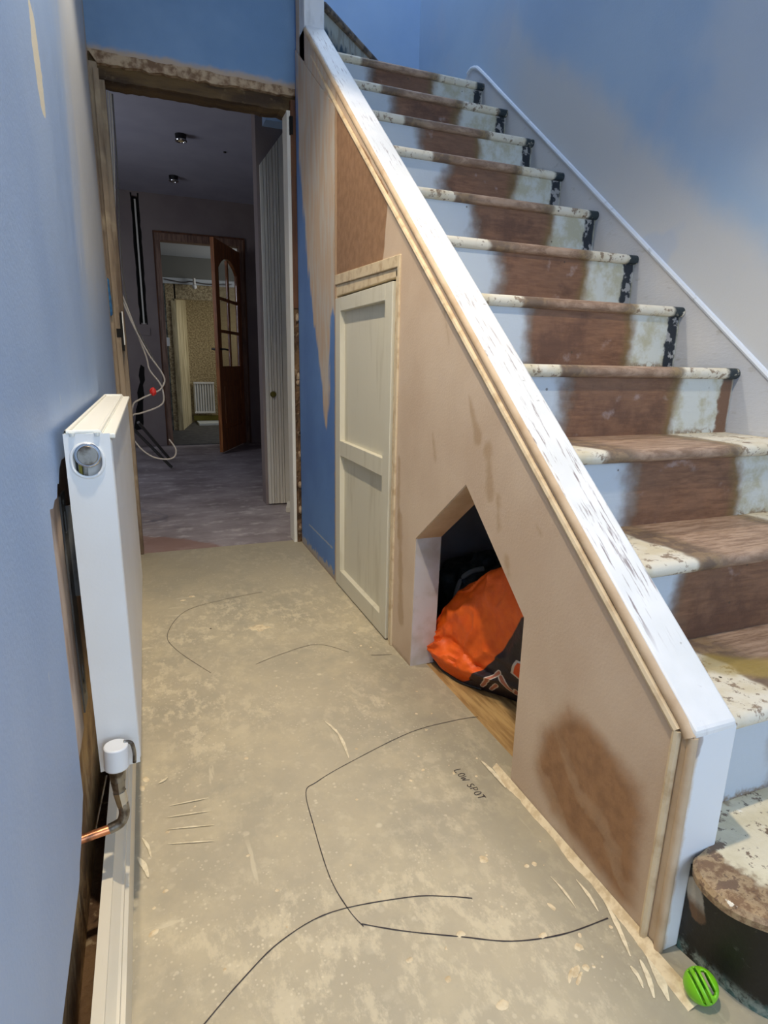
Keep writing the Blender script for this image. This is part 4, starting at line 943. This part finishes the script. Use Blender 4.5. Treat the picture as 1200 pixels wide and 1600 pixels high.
for z0_, z1_ in ((.84, 1.156), (1.184, 1.456), (1.484, 1.80)):
    for a, b in ((s1, WD/2-.016), (WD/2+.016, WD-s1)): lp_(R4(a+.002, b-.002, z0_+.002, z1_-.002), -.002, .002, 'pane', 'glass', 0)
lp_(R4(s1, WD-s1, .23, .70), -.006, .006, 'lower_panel'); lp_(R4(s1+.05, WD-s1-.05, .28, .65), -.012, .012, 'raised_field', bevel=.008)
m = MB(); a = H+dv*(WD-.05)
for sg in (1, -1):
    p0 = a+nv*sg*TH/2+Vector((0, 0, 1.0)); p1 = p0+nv*sg*.045; m.tube([p0, p1, p1-dv*.09+Vector((0, 0, -.004))], .009, 8)
m.build('lever_handle', 'black', GD)
m = MB()
for z in (.25, 1.05, 1.8): m.cyl(H+Vector((.0, 0, z-.04))-dv*.006, H+Vector((0, 0, z+.04))-dv*.006, .007, .007, 8)
m.build('hinge', 'brass', GD)
# ------------------------------------------------------------ last room
struct(B(-1, 2.4, YF+.1, 9.6, 2.12, 2.2).build('ceiling', 'ceil3'), 'pale ceiling of the last room', 'ceiling')
Y3 = 8.19
W3 = struct(MB().prism([(.30, -.02), (.39, -.02), (.385, 1.625), (1.6, 1.625), (1.6, -.02), (2.4, -.02), (2.4, 1.86), (.30, 1.86)], 'y', Y3, Y3+.10).build('wall_back', 'artex', smooth_=False), 'rough stippled wall with opening in the last room', 'wall')
struct(B(-1, .30, Y3-.0, Y3+.1, -.02, 2.12).build('wall_left', 'greenbrick'), 'grey green wall left of the stippled opening', 'wall')
struct(B(-1, 2.4, Y3-.02, Y3+.1, 1.87, 2.12).build('trim_4', 'beam3'), 'grey downstand beam under the last ceiling', 'beam')
struct(B(.26, 2.4, Y3-.03, Y3-.001, 1.80, 1.868).build('trim_5', 'ceil3'), 'white strip along the top of the stippled wall', 'trim')
MB().prism([(.36, -.02), (.42, -.02), (.415, 1.60), (.36, 1.60)], 'y', Y3-.012, Y3).build('opening_edge', 'curtainwall', W3)
m = MB(); m.prism([(.402, Y3+.0), (.42, Y3+.0), (.60, 9.2), (.56, 9.2)], 'z', 0, 1.85); W4 = struct(m.build('wall_left', 'curtainwall'), 'streaky cream side wall of the far recess', 'wall')
struct(B(.4, 2.4, 9.2, 9.3, -.02, 2.12).build('wall_back', 'artex'), 'brown stippled wall behind the small radiator', 'wall')
struct(B(2.4, 2.5, YF+.1, 9.6, -.1, 2.2).build('wall_right', 'room2'), 'right wall of the last room', 'wall')
struct(B(-1.1, -1, YF+.1, 9.6, -.1, 2.2).build('wall_left', 'room2'), 'left wall of the last room', 'wall')
o = MB().tube(smooth([(.30, Y3-.04, 1.845), (.5, Y3-.045, 1.82), (.62, Y3-.045, 1.835), (.8, Y3-.045, 1.815), (1.1, Y3-.04, 1.83)], 6), .007, 8).build('surface_pipe', 'cable_dark'); tag(o, 'thin dark pipe running along the top of the stippled wall', 'pipe')
LB = thing('pendant_bulb', 'bare bulb hanging from the white strip in the last room', 'light', (.645, Y3-.08, 1.87))
MB().cyl((.645, Y3-.08, 1.87), (.645, Y3-.08, 1.80), .016, .016, 12).build('lamp_holder', 'boardwhite', LB)
bm = bmesh.new(); bmesh.ops.create_uvsphere(bm, u_segments=16, v_segments=12, radius=.03); vv = [(.645+v.co.x, Y3-.08+v.co.y, 1.772+v.co.z) for v in bm.verts]; ff = [tuple(v.index for v in f.verts) for f in bm.faces]; bm.free()
MT['bulb'] = mk('pearl_glass', col=C(235, 235, 230), rough=.2); MB().add(vv, ff).build('bulb', 'bulb', LB, smooth_=True)
SW = thing('light_switch', 'white square light switch on the grey green wall', 'switch', (.275, Y3, 1.06))
MB().box(.24, .315, Y3-.012, Y3, 1.055, 1.16).build('switch_plate', 'white', SW, bevel=.003); MB().box(.272, .283, Y3-.017, Y3-.012, 1.095, 1.12).build('rocker', 'white', SW)
# small column radiator
SR = thing('column_radiator', 'small white column radiator in the far recess', 'radiator', (.78, 9.15, .13))
for i in range(8):
    x = .655+i*.036
    MB().cyl((x, 9.13, .16), (x, 9.13, .56), .012, .012, 10).build('radiator_column', 'rad', SR)
MB().box(.635, .925, 9.11, 9.15, .555, .585).build('header', 'rad', SR, bevel=.006); MB().box(.635, .925, 9.11, 9.15, .135, .165).build('header', 'rad', SR, bevel=.006)
MB().box(.635, .925, 9.148, 9.155, .16, .56).build('back_plate', 'rad', SR)
o = B(.66, 1.3, 8.75, 9.19, -.002, .025).build('step_plate', 'ceil3'); tag(o, 'white plinth on the floor below the small radiator', 'plinth')
o = B(.62, 1.3, 9.165, 9.199, .03, .10).build('pipe_boxing', 'brass'); tag(o, 'dark olive boxing under the small radiator', 'boxing')
# dark floor strip across the far doorway
struct(B(dx0+.062, dx1-.062, YF-.03, YF+.1, -.004, .004).build('trim_6', 'floor3'), 'threshold strip of the far doorway', 'threshold')
